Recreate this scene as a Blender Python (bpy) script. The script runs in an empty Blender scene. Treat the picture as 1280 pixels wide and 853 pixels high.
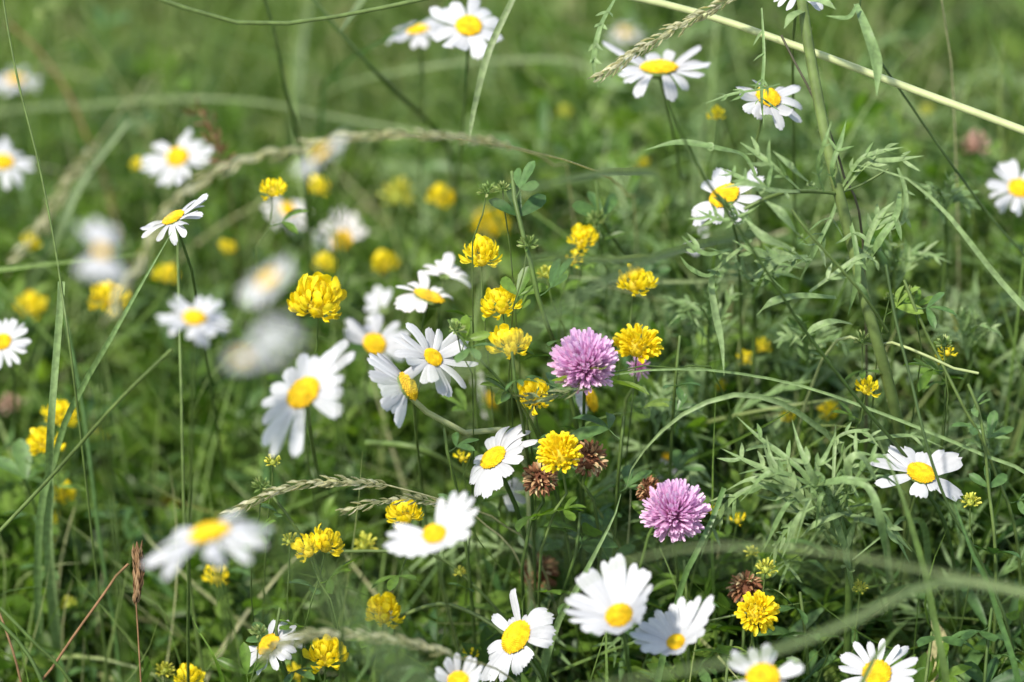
import bpy, math, random
import numpy as np
from mathutils import Vector

# ------------------------------------------------------------------ camera, world, sun, exposure
sc = bpy.context.scene
COL = sc.collection
rng = np.random.default_rng(11)
random.seed(5)
PITCH = math.radians(28.0)
CAM_H = 1.40
LENS, SENSOR = 135.0, 36.0
K = SENSOR / LENS / 1280.0          # metres per photo pixel per metre of depth
FOCUS = 2.0
cd = bpy.data.cameras.new('camera')
cam = bpy.data.objects.new('camera', cd)
COL.objects.link(cam)
cam.location = (0, 0, CAM_H)
cam.rotation_euler = (math.radians(90) - PITCH, 0, 0)
cd.lens = LENS
cd.sensor_width = SENSOR
cd.clip_start = 0.05
cd.clip_end = 600
cd.dof.use_dof = True
cd.dof.focus_distance = FOCUS
cd.dof.aperture_fstop = 3.3
sc.camera = cam

SUN_EL, SUN_AZ = math.radians(57), math.radians(-138)   # azimuth measured from +Y (view) towards +X
w = bpy.data.worlds.new('World')
sc.world = w
w.use_nodes = True
nt = w.node_tree
nt.nodes.clear()
sky = nt.nodes.new('ShaderNodeTexSky')
sky.sky_type = 'NISHITA'
sky.sun_disc = False
sky.sun_elevation = SUN_EL
sky.sun_rotation = SUN_AZ
bg = nt.nodes.new('ShaderNodeBackground')
bg.inputs['Strength'].default_value = 0.15
wo = nt.nodes.new('ShaderNodeOutputWorld')
tn = nt.nodes.new('ShaderNodeMix'); tn.data_type = 'RGBA'; tn.blend_type = 'MULTIPLY'; tn.inputs[0].default_value = 1.0
tn.inputs[7].default_value = (1.0, .93, .80, 1)        # sky colour multiplied by a warm tint, in place of camera white balance
nt.links.new(sky.outputs[0], tn.inputs[6]); nt.links.new(tn.outputs[2], bg.inputs[0])
nt.links.new(bg.outputs[0], wo.inputs[0])
sl = bpy.data.lights.new('sun', 'SUN')
sl.energy = 2.7
sl.angle = math.radians(3.5)
sl.color = (1.0, 0.95, 0.86)
so = bpy.data.objects.new('sun', sl)
COL.objects.link(so)
sdir = Vector((math.sin(SUN_AZ) * math.cos(SUN_EL), math.cos(SUN_AZ) * math.cos(SUN_EL), math.sin(SUN_EL)))
so.rotation_euler = sdir.to_track_quat('Z', 'Y').to_euler()
so.location = sdir * 5
sc.view_settings.view_transform = 'Standard'
sc.view_settings.look = 'None'
sc.view_settings.gamma = 1
sc.view_settings.use_curve_mapping = False
sc.view_settings.exposure = 1.38
sc.cycles.use_denoising = True
sc.cycles.max_bounces = 8
sc.cycles.transmission_bounces = 6
sc.cycles.diffuse_bounces = 4
sc.cycles.caustics_reflective = False
sc.cycles.caustics_refractive = False

# ------------------------------------------------------------------ basis and helpers
sP, cP = math.sin(PITCH), math.cos(PITCH)
RT = np.array([1.0, 0, 0]); UP = np.array([0, sP, cP]); BK = np.array([0, -cP, sP])
CAMP = np.array([0, 0, CAM_H])

def P(px, py, d):
    return CAMP - BK * d + RT * ((px - 640) * K * d) + UP * ((426.5 - py) * K * d)

def PX(n, d=FOCUS):
    return n * K * d

def D(x, y, z):
    v = RT * x + UP * y + BK * z
    return v / np.linalg.norm(v)

def nrm(v):
    v = np.asarray(v, float)
    return v / max(1e-12, np.linalg.norm(v))

def nrms(a):
    return a / np.maximum(1e-12, np.linalg.norm(a, axis=1, keepdims=True))

def spline(pts, n):
    p = np.asarray(pts, float)
    if len(p) == 2:
        t = np.linspace(0, 1, n)[:, None]
        return p[0] * (1 - t) + p[1] * t
    q = np.vstack([2 * p[0] - p[1], p, 2 * p[-1] - p[-2]])
    seg = np.linalg.norm(np.diff(p, axis=0), axis=1)
    cum = np.concatenate([[0], np.cumsum(seg)]); cum /= cum[-1]
    out = []
    for t in np.linspace(0, 1, n):
        i = min(len(p) - 2, int(np.searchsorted(cum, t, side='right') - 1))
        u = (t - cum[i]) / max(1e-9, cum[i + 1] - cum[i])
        a, b, c, d = q[i], q[i + 1], q[i + 2], q[i + 3]
        out.append(0.5 * ((2 * b) + (-a + c) * u + (2 * a - 5 * b + 4 * c - d) * u * u + (-a + 3 * b - 3 * c + d) * u ** 3))
    return np.array(out)

def gridfaces(nr, nc, closed=False):
    r, c = np.meshgrid(np.arange(nr - 1), np.arange(nc if closed else nc - 1), indexing='ij')
    c2 = (c + 1) % nc
    return np.stack([r * nc + c, r * nc + c2, (r + 1) * nc + c2, (r + 1) * nc + c], -1).reshape(-1, 4)

class MB:
    def __init__(s): s.v, s.f, s.c, s.n = [], [], [], 0
    def add(s, v, f, c):
        v = np.asarray(v, float); c = np.asarray(c, float)
        if c.ndim == 1: c = np.tile(c, (len(v), 1))
        s.v.append(v); s.f.append(np.asarray(f) + s.n); s.c.append(c); s.n += len(v)
    def arr(s):
        return np.vstack(s.v), np.vstack(s.f), np.vstack(s.c)
    def build(s, name, mat, parent=None, smooth=True):
        v, f, c = s.arr()
        if parent is not None:
            root = parent
            while root.parent: root = root.parent
            v = v - np.array(root.location)
        me = bpy.data.meshes.new(name)
        me.vertices.add(len(v)); me.vertices.foreach_set('co', v.astype(np.float32).ravel())
        me.loops.add(f.size); me.loops.foreach_set('vertex_index', f.astype(np.int32).ravel())
        me.polygons.add(len(f)); me.polygons.foreach_set('loop_start', np.arange(0, f.size, 4, dtype=np.int32))
        try: me.polygons.foreach_set('loop_total', np.full(len(f), 4, dtype=np.int32))
        except Exception: pass
        me.update(calc_edges=True)
        me.polygons.foreach_set('use_smooth', np.full(len(f), smooth))
        a = me.color_attributes.new('tint', 'FLOAT_COLOR', 'POINT')
        cc = np.ones((len(v), 4), np.float32); cc[:, :3] = c
        a.data.foreach_set('color', cc.ravel())
        me.materials.append(mat)
        o = bpy.data.objects.new(name, me)
        COL.objects.link(o)
        if parent is not None: o.parent = parent
        return o

def tag(o, label=None, cat=None, group=None, kind=None):
    if label: o['label'] = label
    if cat: o['category'] = cat
    if group: o['group'] = group
    if kind: o['kind'] = kind
    return o

def empty(name, loc, label, cat, group=None):
    o = bpy.data.objects.new(name, None)
    o.empty_display_size = 0.02
    o.location = [float(x) for x in loc]
    COL.objects.link(o)
    return tag(o, label, cat, group)

def frames(p):
    t = np.gradient(p, axis=0); t = nrms(t)
    up = np.array([0.3, 0.2, 1.0]) if abs(nrm(t.mean(0))[2]) < 0.9 else np.array([1.0, 0.3, 0])
    s = nrms(np.cross(t, up)); n = np.cross(s, t)
    return t, s, n

def tube(mb, p, r, rnd=0.5, sides=6):
    p = np.asarray(p); n = len(p)
    r = np.broadcast_to(np.asarray(r, float), (n,))
    t, s, u = frames(p)
    a = np.linspace(0, 2 * math.pi, sides, endpoint=False)
    v = p[:, None] + r[:, None, None] * (np.cos(a)[None, :, None] * s[:, None] + np.sin(a)[None, :, None] * u[:, None])
    c = np.zeros((n, sides, 3)); c[..., 0] = rnd; c[..., 1] = np.linspace(0, 1, n)[:, None]; c[..., 2] = (np.sin(a) * .5 + .5)[None]
    mb.add(v.reshape(-1, 3), gridfaces(n, sides, True), c.reshape(-1, 3))

def ribbon(mb, p, w, nv=None, rnd=0.5, fold=0.25, cols=3, twist=0.0, side=None):
    """blade along p; w = half width per point; nv = approximate surface normal; fold = depth of the V"""
    p = np.asarray(p); n = len(p)
    w = np.broadcast_to(np.asarray(w, float), (n,))
    t = nrms(np.gradient(p, axis=0))
    nv = BK if nv is None else np.asarray(nv, float)
    if side is None:
        s = nrms(np.cross(t, np.broadcast_to(nv, t.shape)))
    else: s = side
    u = np.cross(s, t)
    if twist:
        a = np.linspace(0, twist, n)[:, None]
        s, u = s * np.cos(a) + u * np.sin(a), u * np.cos(a) - s * np.sin(a)
    x = np.linspace(-1, 1, cols)
    v = p[:, None] + w[:, None, None] * (x[None, :, None] * s[:, None] + (fold * (np.abs(x) - .5))[None, :, None] * u[:, None])
    c = np.zeros((n, cols, 3)); c[..., 0] = rnd; c[..., 1] = np.linspace(0, 1, n)[:, None]; c[..., 2] = np.abs(x)[None]
    mb.add(v.reshape(-1, 3), gridfaces(n, cols), c.reshape(-1, 3))

def xform(proto, R, T, S=1.0):
    v, f, c = proto
    return (v * S) @ R.T + T, f, c

def basis(d, up):
    d = nrm(d); x = np.cross(d, up)
    if np.linalg.norm(x) < 1e-4: x = np.cross(d, [1, 0.1, 0])
    x = nrm(x); z = np.cross(x, d)
    return np.stack([x, d, z], 1)       # columns: local x, y (along), z (normal)

# ------------------------------------------------------------------ materials
def new_mat(name):
    m = bpy.data.materials.new(name); m.use_nodes = True
    n = m.node_tree; n.nodes.clear()
    return m, n, n.nodes.new('ShaderNodeOutputMaterial')

def ramp(n, src, cols, pos=None):
    r = n.nodes.new('ShaderNodeValToRGB')
    e = r.color_ramp.elements
    while len(e) < len(cols): e.new(0.5)
    for i, c in enumerate(cols):
        e[i].position = (pos[i] if pos else i / (len(cols) - 1))
        e[i].color = (*c, 1)
    n.links.new(src, r.inputs[0])
    return r.outputs[0]

def mixc(n, a, b, fac, mode='MIX'):
    m = n.nodes.new('ShaderNodeMix'); m.data_type = 'RGBA'; m.blend_type = mode
    for i, x in ((6, a), (7, b)):
        if isinstance(x, tuple): m.inputs[i].default_value = (*x, 1)
        else: n.links.new(x, m.inputs[i])
    if isinstance(fac, float): m.inputs[0].default_value = fac
    else: n.links.new(fac, m.inputs[0])
    return m.outputs[2]

def organic(name, cols, rough=0.5, trans=0.35, tcol=(1, 1, 1), along=None, spec=0.35, nscale=300, namt=0.35, bump=0.0,
            acols=None, ridges=0.0, sheen=0.0):
    """colour from a per-leaf random value, optional second ramp along the length, mottled; part of the light goes through"""
    m, n, out = new_mat(name)
    at = n.nodes.new('ShaderNodeAttribute'); at.attribute_name = 'tint'
    sep = n.nodes.new('ShaderNodeSeparateColor'); n.links.new(at.outputs['Color'], sep.inputs[0])
    base = ramp(n, sep.outputs[0], cols)
    if acols:
        c2 = ramp(n, sep.outputs[1], [a for a, _ in acols], [b for _, b in acols])
        base = mixc(n, base, c2, along if along is not None else 0.5)
    tc = n.nodes.new('ShaderNodeTexCoord')
    nz = n.nodes.new('ShaderNodeTexNoise'); nz.inputs['Scale'].default_value = nscale; nz.inputs['Detail'].default_value = 4
    n.links.new(tc.outputs['Object'], nz.inputs['Vector'])
    var = ramp(n, nz.outputs[0], [(1 - namt,) * 3, (1 + namt * .0,) * 3], [0.35, 0.65])
    base = mixc(n, base, var, 1.0, 'MULTIPLY')
    if ridges:
        mr = ramp(n, sep.outputs[2], [(1 + 0,) * 3, (1 - ridges,) * 3, (1,) * 3], [0.0, .45, 1.0])
        base = mixc(n, base, mr, 1.0, 'MULTIPLY')
    b = n.nodes.new('ShaderNodeBsdfPrincipled')
    n.links.new(base, b.inputs['Base Color'])
    b.inputs['Roughness'].default_value = rough
    b.inputs['Specular IOR Level'].default_value = spec
    if bump:
        bp = n.nodes.new('ShaderNodeBump'); bp.inputs['Strength'].default_value = bump; bp.inputs['Distance'].default_value = 0.0005
        n.links.new(nz.outputs[0], bp.inputs['Height']); n.links.new(bp.outputs[0], b.inputs['Normal'])
    if trans > 0:
        t = n.nodes.new('ShaderNodeBsdfTranslucent')
        tb = mixc(n, base, tcol, 1.0, 'MULTIPLY')
        n.links.new(tb, t.inputs[0])
        mx = n.nodes.new('ShaderNodeMixShader'); mx.inputs[0].default_value = trans
        n.links.new(b.outputs[0], mx.inputs[1]); n.links.new(t.outputs[0], mx.inputs[2])
        n.links.new(mx.outputs[0], out.inputs[0])
    else:
        n.links.new(b.outputs[0], out.inputs[0])
    return m

LEAF = organic('clover_leaf', [(.058, .118, .016), (.108, .200, .026), (.165, .285, .040), (.255, .375, .075)], .42, .52, (1.3, 1.4, .45), spec=.45)
LEAFB = organic('blue_green_leaf', [(.050, .115, .030), (.090, .180, .048), (.140, .235, .075)], .42, .34, (1.2, 1.3, .5), spec=.4)
GRASS = organic('grass_blade', [(.075, .135, .022), (.130, .215, .038), (.185, .275, .070), (.29, .35, .13), (.46, .45, .24)], .45, .38, (1.25, 1.3, .5), spec=.4)
PALEG = organic('pale_grass', [(.15, .22, .09), (.24, .30, .13), (.34, .37, .19)], .5, .35, (1.1, 1.15, .7), spec=.35)
GREYG = organic('grey_green_leaf', [(.115, .195, .060), (.165, .255, .090), (.24, .325, .140)], .5, .25, (1.1, 1.2, .5), spec=.3, bump=.2)
STEM = organic('green_stem', [(.045, .085, .018), (.085, .140, .030), (.15, .205, .06)], .5, .12, (1.1, 1.2, .5), spec=.3, nscale=150)
DSTEM = organic('dark_stem', [(.055, .095, .025), (.085, .080, .045), (.075, .120, .028)], .5, .05, spec=.3, nscale=120)
PSTEM = organic('pale_stem', [(.30, .36, .14), (.40, .45, .20), (.50, .53, .28)], .4, .15, spec=.4, nscale=120, namt=.18)
STRAW = organic('straw', [(.52, .52, .28), (.68, .67, .42), (.82, .80, .60)], .6, .55, (1, .95, .7), spec=.3)
BROWN = organic('dry_brown', [(.13, .065, .03), (.25, .145, .07), (.36, .24, .13)], .7, .15, (1, .8, .6), spec=.15)
RUST = organic('withered_clover', [(.12, .045, .025), (.26, .11, .055), (.42, .24, .12), (.55, .44, .24)], .75, .15, (1, .6, .5), spec=.12)
PETAL = organic('white_petal', [(.54, .54, .56), (.62, .62, .64), (.70, .70, .71)], .55, .32, (1, 1, 1), spec=.25, nscale=900, namt=.06, ridges=.20)
PETALW = organic('withered_petal', [(.70, .66, .66), (.78, .75, .74), (.82, .80, .78)], .6, .35, (1, .95, .9), spec=.2, nscale=300, namt=.16)
DISC = organic('yellow_disc', [(.86, .52, .008), (.93, .64, .015), (.96, .74, .04)], .55, .22, (1, .9, .4), spec=.2,
               acols=[((.86, .68, .04), 0.0), ((.94, .66, .015), .4), ((.92, .55, .008), 1.0)], along=.5)
YEL = organic('yellow_floret', [(.93, .66, .010), (.95, .77, .020), (.96, .85, .060)], .5, .5, (1, 1, .6), spec=.3, nscale=500, namt=.10,
              acols=[((.70, .66, .10), 0.0), ((.95, .80, .030), .35), ((.95, .70, .010), 1.0)], along=.45)
YELG = organic('yellow_green_floret', [(.46, .52, .08), (.60, .60, .08), (.74, .66, .08)], .5, .3, (1, 1, .5), spec=.3)
PINK = organic('pink_floret', [(.68, .34, .60), (.76, .44, .69), (.82, .56, .76)], .5, .35, (1, .8, 1), spec=.3, nscale=400, namt=.10,
               acols=[((.62, .12, .34), 0.0), ((.82, .50, .72), .3), ((.92, .74, .88), 1.0)], along=.7)
PALEPINK = organic('faded_pink_floret', [(.42, .24, .16), (.55, .33, .27), (.62, .45, .36)], .6, .2, spec=.2)
CALYX = organic('calyx_green', [(.09, .15, .035), (.16, .23, .06), (.25, .32, .11)], .5, .2, (1.1, 1.2, .5), spec=.3)
BUD = organic('bud_green', [(.14, .24, .06), (.27, .37, .11), (.45, .50, .20)], .5, .25, (1.1, 1.15, .6), spec=.3)
DEADL = organic('dead_leaf', [(.42, .38, .17), (.50, .45, .22), (.55, .48, .26)], .6, .25, (1, .95, .7), spec=.2, nscale=420, namt=.6)

def soil_mat():
    m, n, out = new_mat('soil')
    b = n.nodes.new('ShaderNodeBsdfPrincipled')
    tc = n.nodes.new('ShaderNodeTexCoord')
    nz = n.nodes.new('ShaderNodeTexNoise'); nz.inputs['Scale'].default_value = 18; nz.inputs['Detail'].default_value = 8
    n.links.new(tc.outputs['Object'], nz.inputs['Vector'])
    c = ramp(n, nz.outputs[0], [(.018, .020, .008), (.040, .045, .016), (.050, .075, .020)], [.35, .5, .7])
    n.links.new(c, b.inputs['Base Color']); b.inputs['Roughness'].default_value = .95
    bp = n.nodes.new('ShaderNodeBump'); bp.inputs['Strength'].default_value = .6; bp.inputs['Distance'].default_value = .02
    n.links.new(nz.outputs[0], bp.inputs['Height']); n.links.new(bp.outputs[0], b.inputs['Normal'])
    n.links.new(b.outputs[0], out.inputs[0])
    return m

# ------------------------------------------------------------------ ground
def ground():
    # fine grid near the camera, coarse towards the horizon
    ax = np.concatenate([[-300, -100, -40, -15, -6], np.linspace(-3, 3, 41), [6, 15, 40, 100, 300]])
    ay = np.concatenate([[-300, -100, -40, -15, -4], np.linspace(-1, 6, 51), [9, 18, 45, 120, 500]])
    X, Y = np.meshgrid(ax, ay, indexing='ij')
    Z = np.where((abs(X) < 4) & (Y > -2) & (Y < 7), .012 * np.sin(X * 9 + 1) * np.cos(Y * 7) + .008 * np.sin(X * 23 + Y * 17), 0) - .02
    mb = MB(); mb.add(np.stack([X, Y, Z], -1).reshape(-1, 3), gridfaces(len(ax), len(ay)), (.5, .5, .5))
    tag(mb.build('ground', soil_mat()), kind='structure')
ground()

def lump(x, y):
    return np.sin(x * 31 + 2 * np.sin(y * 17)) * np.cos(y * 27 + 1.3 + np.sin(x * 13)) + .6 * np.sin(x * 67 + y * 41)

def dim(x, y, r):
    """thinner growth in patches, mostly up the slope at the left"""
    m = np.clip(.72 + .9 * np.sin(x * 14 + 1.1) * np.sin(y * 6.3 + 2.0), 0, 1) * np.clip((.10 - x) / .15, 0.15, 1) * np.clip((y - 2.35) / .3, 0, 1)
    return r.uniform(0, 1, len(x)) > m * .93

def canopy(x, y):
    """height of the top of the low herbs at a place of the meadow"""
    yl, zl = [0, 1.60, 1.84, 2.02, 2.42, 3.2, 5], [.20, .18, .225, .30, .28, .23, .24]
    yr, zr = [0, 1.55, 1.75, 1.97, 2.25, 2.8, 5], [.22, .21, .275, .375, .375, .30, .26]
    t = np.clip((x + .12) / .22, 0, 1); t = t * t * (3 - 2 * t)
    return np.interp(y, yl, zl) * (1 - t) + np.interp(y, yr, zr) * t + .032 * lump(x, y) - .10 * np.clip(np.sin(x * 9 + 2.6) * np.sin(y * 7.5 + .4), 0, 1) * np.clip((y - 2.15) / .3, 0, 1)

# ------------------------------------------------------------------ leaf prototypes
def leaflet_proto(ratio=.21, fold=.35, bend=.25, rows=5, cols=3, tip=.10, wide=.65):
    s = np.linspace(0, 1, rows)
    wv = np.interp(s, [0, .25, wide, .88, 1], [.12, .62, 1, .75, tip]) * ratio
    x = np.linspace(-1, 1, cols)
    V = np.stack([wv[:, None] * x[None], np.broadcast_to(s[:, None], (rows, cols)),
                  fold * wv[:, None] * np.abs(x)[None] - bend * (s ** 2)[:, None]], -1)
    c = np.zeros((rows, cols, 3)); c[..., 0] = .5; c[..., 1] = s[:, None]; c[..., 2] = np.abs(x)[None]
    return V.reshape(-1, 3), gridfaces(rows, cols), c.reshape(-1, 3)

LF = [leaflet_proto(.20, .35, .2), leaflet_proto(.24, .25, .05), leaflet_proto(.17, .45, .4), leaflet_proto(.28, .3, .15)]
LFH = [leaflet_proto(.19, .35, .2, 9, 5), leaflet_proto(.23, .25, .05, 9, 5), leaflet_proto(.16, .45, .35, 9, 5)]

def rotz(a): return np.array([[math.cos(a), -math.sin(a), 0], [math.sin(a), math.cos(a), 0], [0, 0, 1]])
def rotx(a): return np.array([[1, 0, 0], [0, math.cos(a), -math.sin(a)], [0, math.sin(a), math.cos(a)]])

def trifoliate(mb, base, d, up, L, r, lfs=LF, pet=.6, tri=True):
    """petiole and three leaflets"""
    B = basis(d, up)
    tip = base + B[:, 1] * L * pet
    mid = (base + tip) / 2 - B[:, 2] * L * .03
    tube(mb, np.array([base, mid, tip]), [L * .025, L * .02, L * .02], .6, 3)
    col = np.clip(.5 + r.normal() * .22, 0, 1)
    for a in ((-1.0, 0, 1.0) if tri else (0,)):
        a2 = a * r.uniform(.75, 1.15)
        R = B @ rotz(a2) @ rotx(r.uniform(-.2, .45))
        v, f, c = xform(lfs[r.integers(len(lfs))], R, tip, L * r.uniform(.85, 1.1))
        c = c.copy(); c[:, 0] = np.clip(col + r.normal() * .08, 0, 1)
        mb.add(v, f, c)

def sprig_proto(r, h=.12, nl=8, leaf=.016, linear=False, stemr=.0007):
    """leafy shoot: tip at the origin, stem down to -z"""
    mb = MB()
    bend = r.uniform(-.25, .25, 2)
    zz = np.linspace(-h, 0, 6)
    path = np.stack([bend[0] * (zz ** 2) / h, bend[1] * (zz ** 2) / h, zz], 1)
    tube(mb, path, np.linspace(stemr * 1.4, stemr * .7, 6), .7, 4)
    for i in range(nl):
        t = 1 - (i / nl) ** 1.1 * .95
        k = path[0] * (1 - t) + path[-1] * t + np.array([bend[0], bend[1], 0]) * 0
        k = np.array([np.interp(-h + h * t, zz, path[:, j]) for j in range(3)])
        a = i * 2.4 + r.uniform(-.4, .4)
        el = r.uniform(.25, 1.0) + .5 * (i == 0)
        d = np.array([math.cos(a) * math.cos(el), math.sin(a) * math.cos(el), math.sin(el)])
        L = leaf * r.uniform(.7, 1.25) * (.65 if i == 0 else 1)
        trifoliate(mb, k, d, [0, 0, 1], L, r, LF, .55, not linear)
    return mb.arr()

def linear_proto(r, h=.12, nl=9, leaf=.03):
    mb = MB(); zz = np.linspace(-h, 0, 5)
    path = np.stack([0 * zz, .2 * zz ** 2 / h, zz], 1)
    tube(mb, path, np.linspace(.001, .0005, 5), .7, 4)
    for i in range(nl):
        t = 1 - i / nl * .9
        k = np.array([np.interp(-h + h * t, zz, path[:, j]) for j in range(3)])
        a = i * 2.4 + r.uniform(-.4, .4); el = r.uniform(.1, .9)
        d = np.array([math.cos(a) * math.cos(el), math.sin(a) * math.cos(el), math.sin(el)])
        L = leaf * r.uniform(.6, 1.3)
        p = spline([k, k + d * L * .5, k + d * L * .9 - np.array([0, 0, L * r.uniform(.1, .35)])], 6)
        ribbon(mb, p, np.array([.3, .8, 1, .9, .6, .05]) * L * .075, [0, 0, 1], np.clip(.5 + r.normal() * .25, 0, 1), .35)
    return mb.arr()

def batch(protos, X, Y, Z, r, tilt=.35, smin=.75, smax=1.3, dmin=None):
    vs, fs, cs, n = [], [], [], 0
    N = len(X); which = r.integers(0, len(protos), N)
    for k, (pv, pf, pc) in enumerate(protos):
        ii = np.where(which == k)[0]; m = len(ii)
        if not m: continue
        a = r.uniform(0, 2 * math.pi, m); tx = r.normal(0, tilt, m); ty = r.normal(0, tilt, m)
        s = r.uniform(smin, smax, m)
        ca, sa = np.cos(a), np.sin(a)
        R = np.zeros((m, 3, 3)); R[:, 0, 0] = ca; R[:, 0, 1] = -sa; R[:, 1, 0] = sa; R[:, 1, 1] = ca; R[:, 2, 2] = 1
        c1, s1 = np.cos(tx), np.sin(tx); A = np.zeros((m, 3, 3)); A[:, 0, 0] = 1; A[:, 1, 1] = c1; A[:, 1, 2] = -s1; A[:, 2, 1] = s1; A[:, 2, 2] = c1
        c2, s2 = np.cos(ty), np.sin(ty); Bm = np.zeros((m, 3, 3)); Bm[:, 1, 1] = 1; Bm[:, 0, 0] = c2; Bm[:, 0, 2] = s2; Bm[:, 2, 0] = -s2; Bm[:, 2, 2] = c2
        R = Bm @ A @ R * s[:, None, None]
        V = np.einsum('mij,vj->mvi', R, pv) + np.stack([X[ii], Y[ii], Z[ii]], 1)[:, None]
        if dmin is not None:                   # none of these reaches out over the flowers in front
            ok = (-(V - CAMP) @ BK).min(1) > dmin
            V = V[ok]; m = len(V); ii = ii[ok]
            if not m: continue
        F = pf[None] + (np.arange(m) * len(pv))[:, None, None] + n
        C = np.broadcast_to(pc[None], (m,) + pc.shape).copy()
        C[..., 0] = np.clip(C[..., 0] + (r.normal(0, .15, m) + .12 * lump(X[ii] * 1.3 + .4, Y[ii] * 1.2))[:, None], 0, 1)
        vs.append(V.reshape(-1, 3)); fs.append(F.reshape(-1, 4)); cs.append(C.reshape(-1, 3)); n += m * len(pv)
    mb = MB(); mb.v, mb.f, mb.c, mb.n = vs, fs, cs, n
    return mb

def wedge(r, n, y0, y1, pad=1.3, power=1.0):
    """places on the ground over the strip the photograph looks at, with a wide margin at both sides"""
    y = y0 + (y1 - y0) * r.uniform(0, 1, n) ** power
    half = .135 * y * pad + .02
    x = r.uniform(-1, 1, n) * half
    return x, y

# herbs: one mass, in three kinds of leaf
def herbs():
    r = np.random.default_rng(3)
    fine = [sprig_proto(r, .13, 8, r.uniform(.013, .020)) for _ in range(8)]
    x, y = wedge(r, 5200, 1.45, 2.35, 1.45)
    z = canopy(x, y) * (1 - .38 * r.uniform(0, 1, len(x)) ** 1.6) + r.normal(0, .008, len(x))
    a = batch(fine, x, y, z, r)
    rough = [sprig_proto(r, .14, 6, .024) for _ in range(4)]
    x, y = wedge(r, 3600, 2.3, 4.2, 1.8, 1.2)
    k = dim(x, y, r); x, y = x[k], y[k]
    z = canopy(x, y) * (1 - .45 * r.uniform(0, 1, len(x)) ** 1.5)
    b = batch(rough, x, y, z, r, .4, .8, 1.5)
    big = [sprig_proto(r, .13, 6, r.uniform(.021, .028)) for _ in range(6)]
    x, y = wedge(r, 520, 1.66, 2.35, 1.4)
    b2 = batch(big, x, y, canopy(x, y) + r.uniform(-.03, .012, len(x)), r)
    for q in (b, b2):
        a.v += q.v; a.f += [f + a.n for f in q.f]; a.c += q.c; a.n += q.n
    tag(a.build('ground_cover', LEAF), kind='stuff')
    # divided grey green leaves, thick on the right hand slope
    pin = []
    for _ in range(5):
        mb = MB()
        for q in range(4):
            a = q * 1.6 + r.uniform(-.4, .4); L = r.uniform(.05, .085); t = np.linspace(0, 1, 10)
            ang = r.uniform(.9, 1.3) - r.uniform(.9, 1.8) * t
            st = np.stack([np.cos(ang) * math.cos(a), np.cos(ang) * math.sin(a), np.sin(ang)], 1) * L / 9
            p = np.cumsum(st, 0); tone = np.clip(.5 + r.normal() * .25, 0, 1)
            ribbon(mb, p, np.interp(t, [0, .3, .8, 1], [.5, .7, 1, .05]) * .0017, [0, 0, 1], tone, .4)
            tg = nrms(np.gradient(p, axis=0))
            for k in range(3, 9):
                for sg in (-1, 1):
                    if r.uniform() < .2: continue
                    s = nrm(np.cross(tg[k], [0, 0, 1])) * sg
                    d = nrm(tg[k] * .75 + s * r.uniform(.4, .9) + np.array([0, 0, r.normal() * .25])); l2 = r.uniform(.010, .020)
                    qv = spline([p[k], p[k] + d * l2 * .5, p[k] + d * l2 + tg[k] * l2 * .2], 5)
                    ribbon(mb, qv, np.array([.5, 1, 1, .7, .05]) * .0011, [0, 0, 1], np.clip(tone + r.normal() * .1, 0, 1), .4)
        pin.append(mb.arr())
    x, y = wedge(r, 520, 1.76, 2.3, 1.4)
    keep = r.uniform(0, 1, len(x)) < np.clip((x + .01) / .09, .03, 1) * np.clip((y - 1.74) / .12, .25, 1)
    x, y = x[keep], y[keep]
    tag(batch(pin, x, y, canopy(x, y) - r.uniform(.005, .05, len(x)), r, .45, .7, 1.2).build('feathery_undergrowth', GREYG), kind='stuff')
    lin = [linear_proto(r) for _ in range(5)]
    x, y = wedge(r, 4200, 1.5, 2.6, 1.45)
    keep = (x > -.12) | (r.uniform(0, 1, len(x)) < .75)
    x, y = x[keep], y[keep]
    z = canopy(x, y) * (1 - .3 * r.uniform(0, 1, len(x)) ** 1.6) + .004
    tag(batch(lin, x, y, z, r, .5).build('blue_green_undergrowth', LEAFB), kind='stuff')
herbs()

def blade_proto(r, L=.3, w=.0016, arch=.5, n=9):
    mb = MB()
    a = r.uniform(.2, 1.0) * arch
    t = np.linspace(0, 1, n)
    ang = math.pi / 2 - a * 2.2 * t ** 1.5
    dx, dz = np.cos(ang), np.sin(ang)
    p = np.stack([np.cumsum(dx) * L / n, .03 * L * np.sin(t * 3), np.cumsum(dz) * L / n], 1)
    ribbon(mb, p, np.interp(t, [0, .3, .7, 1], [.8, 1, .7, .05]) * w, None, r.uniform(.05, .95), .4, side=np.tile([0, 1.0, 0], (n, 1)))
    return mb.arr()

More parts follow.
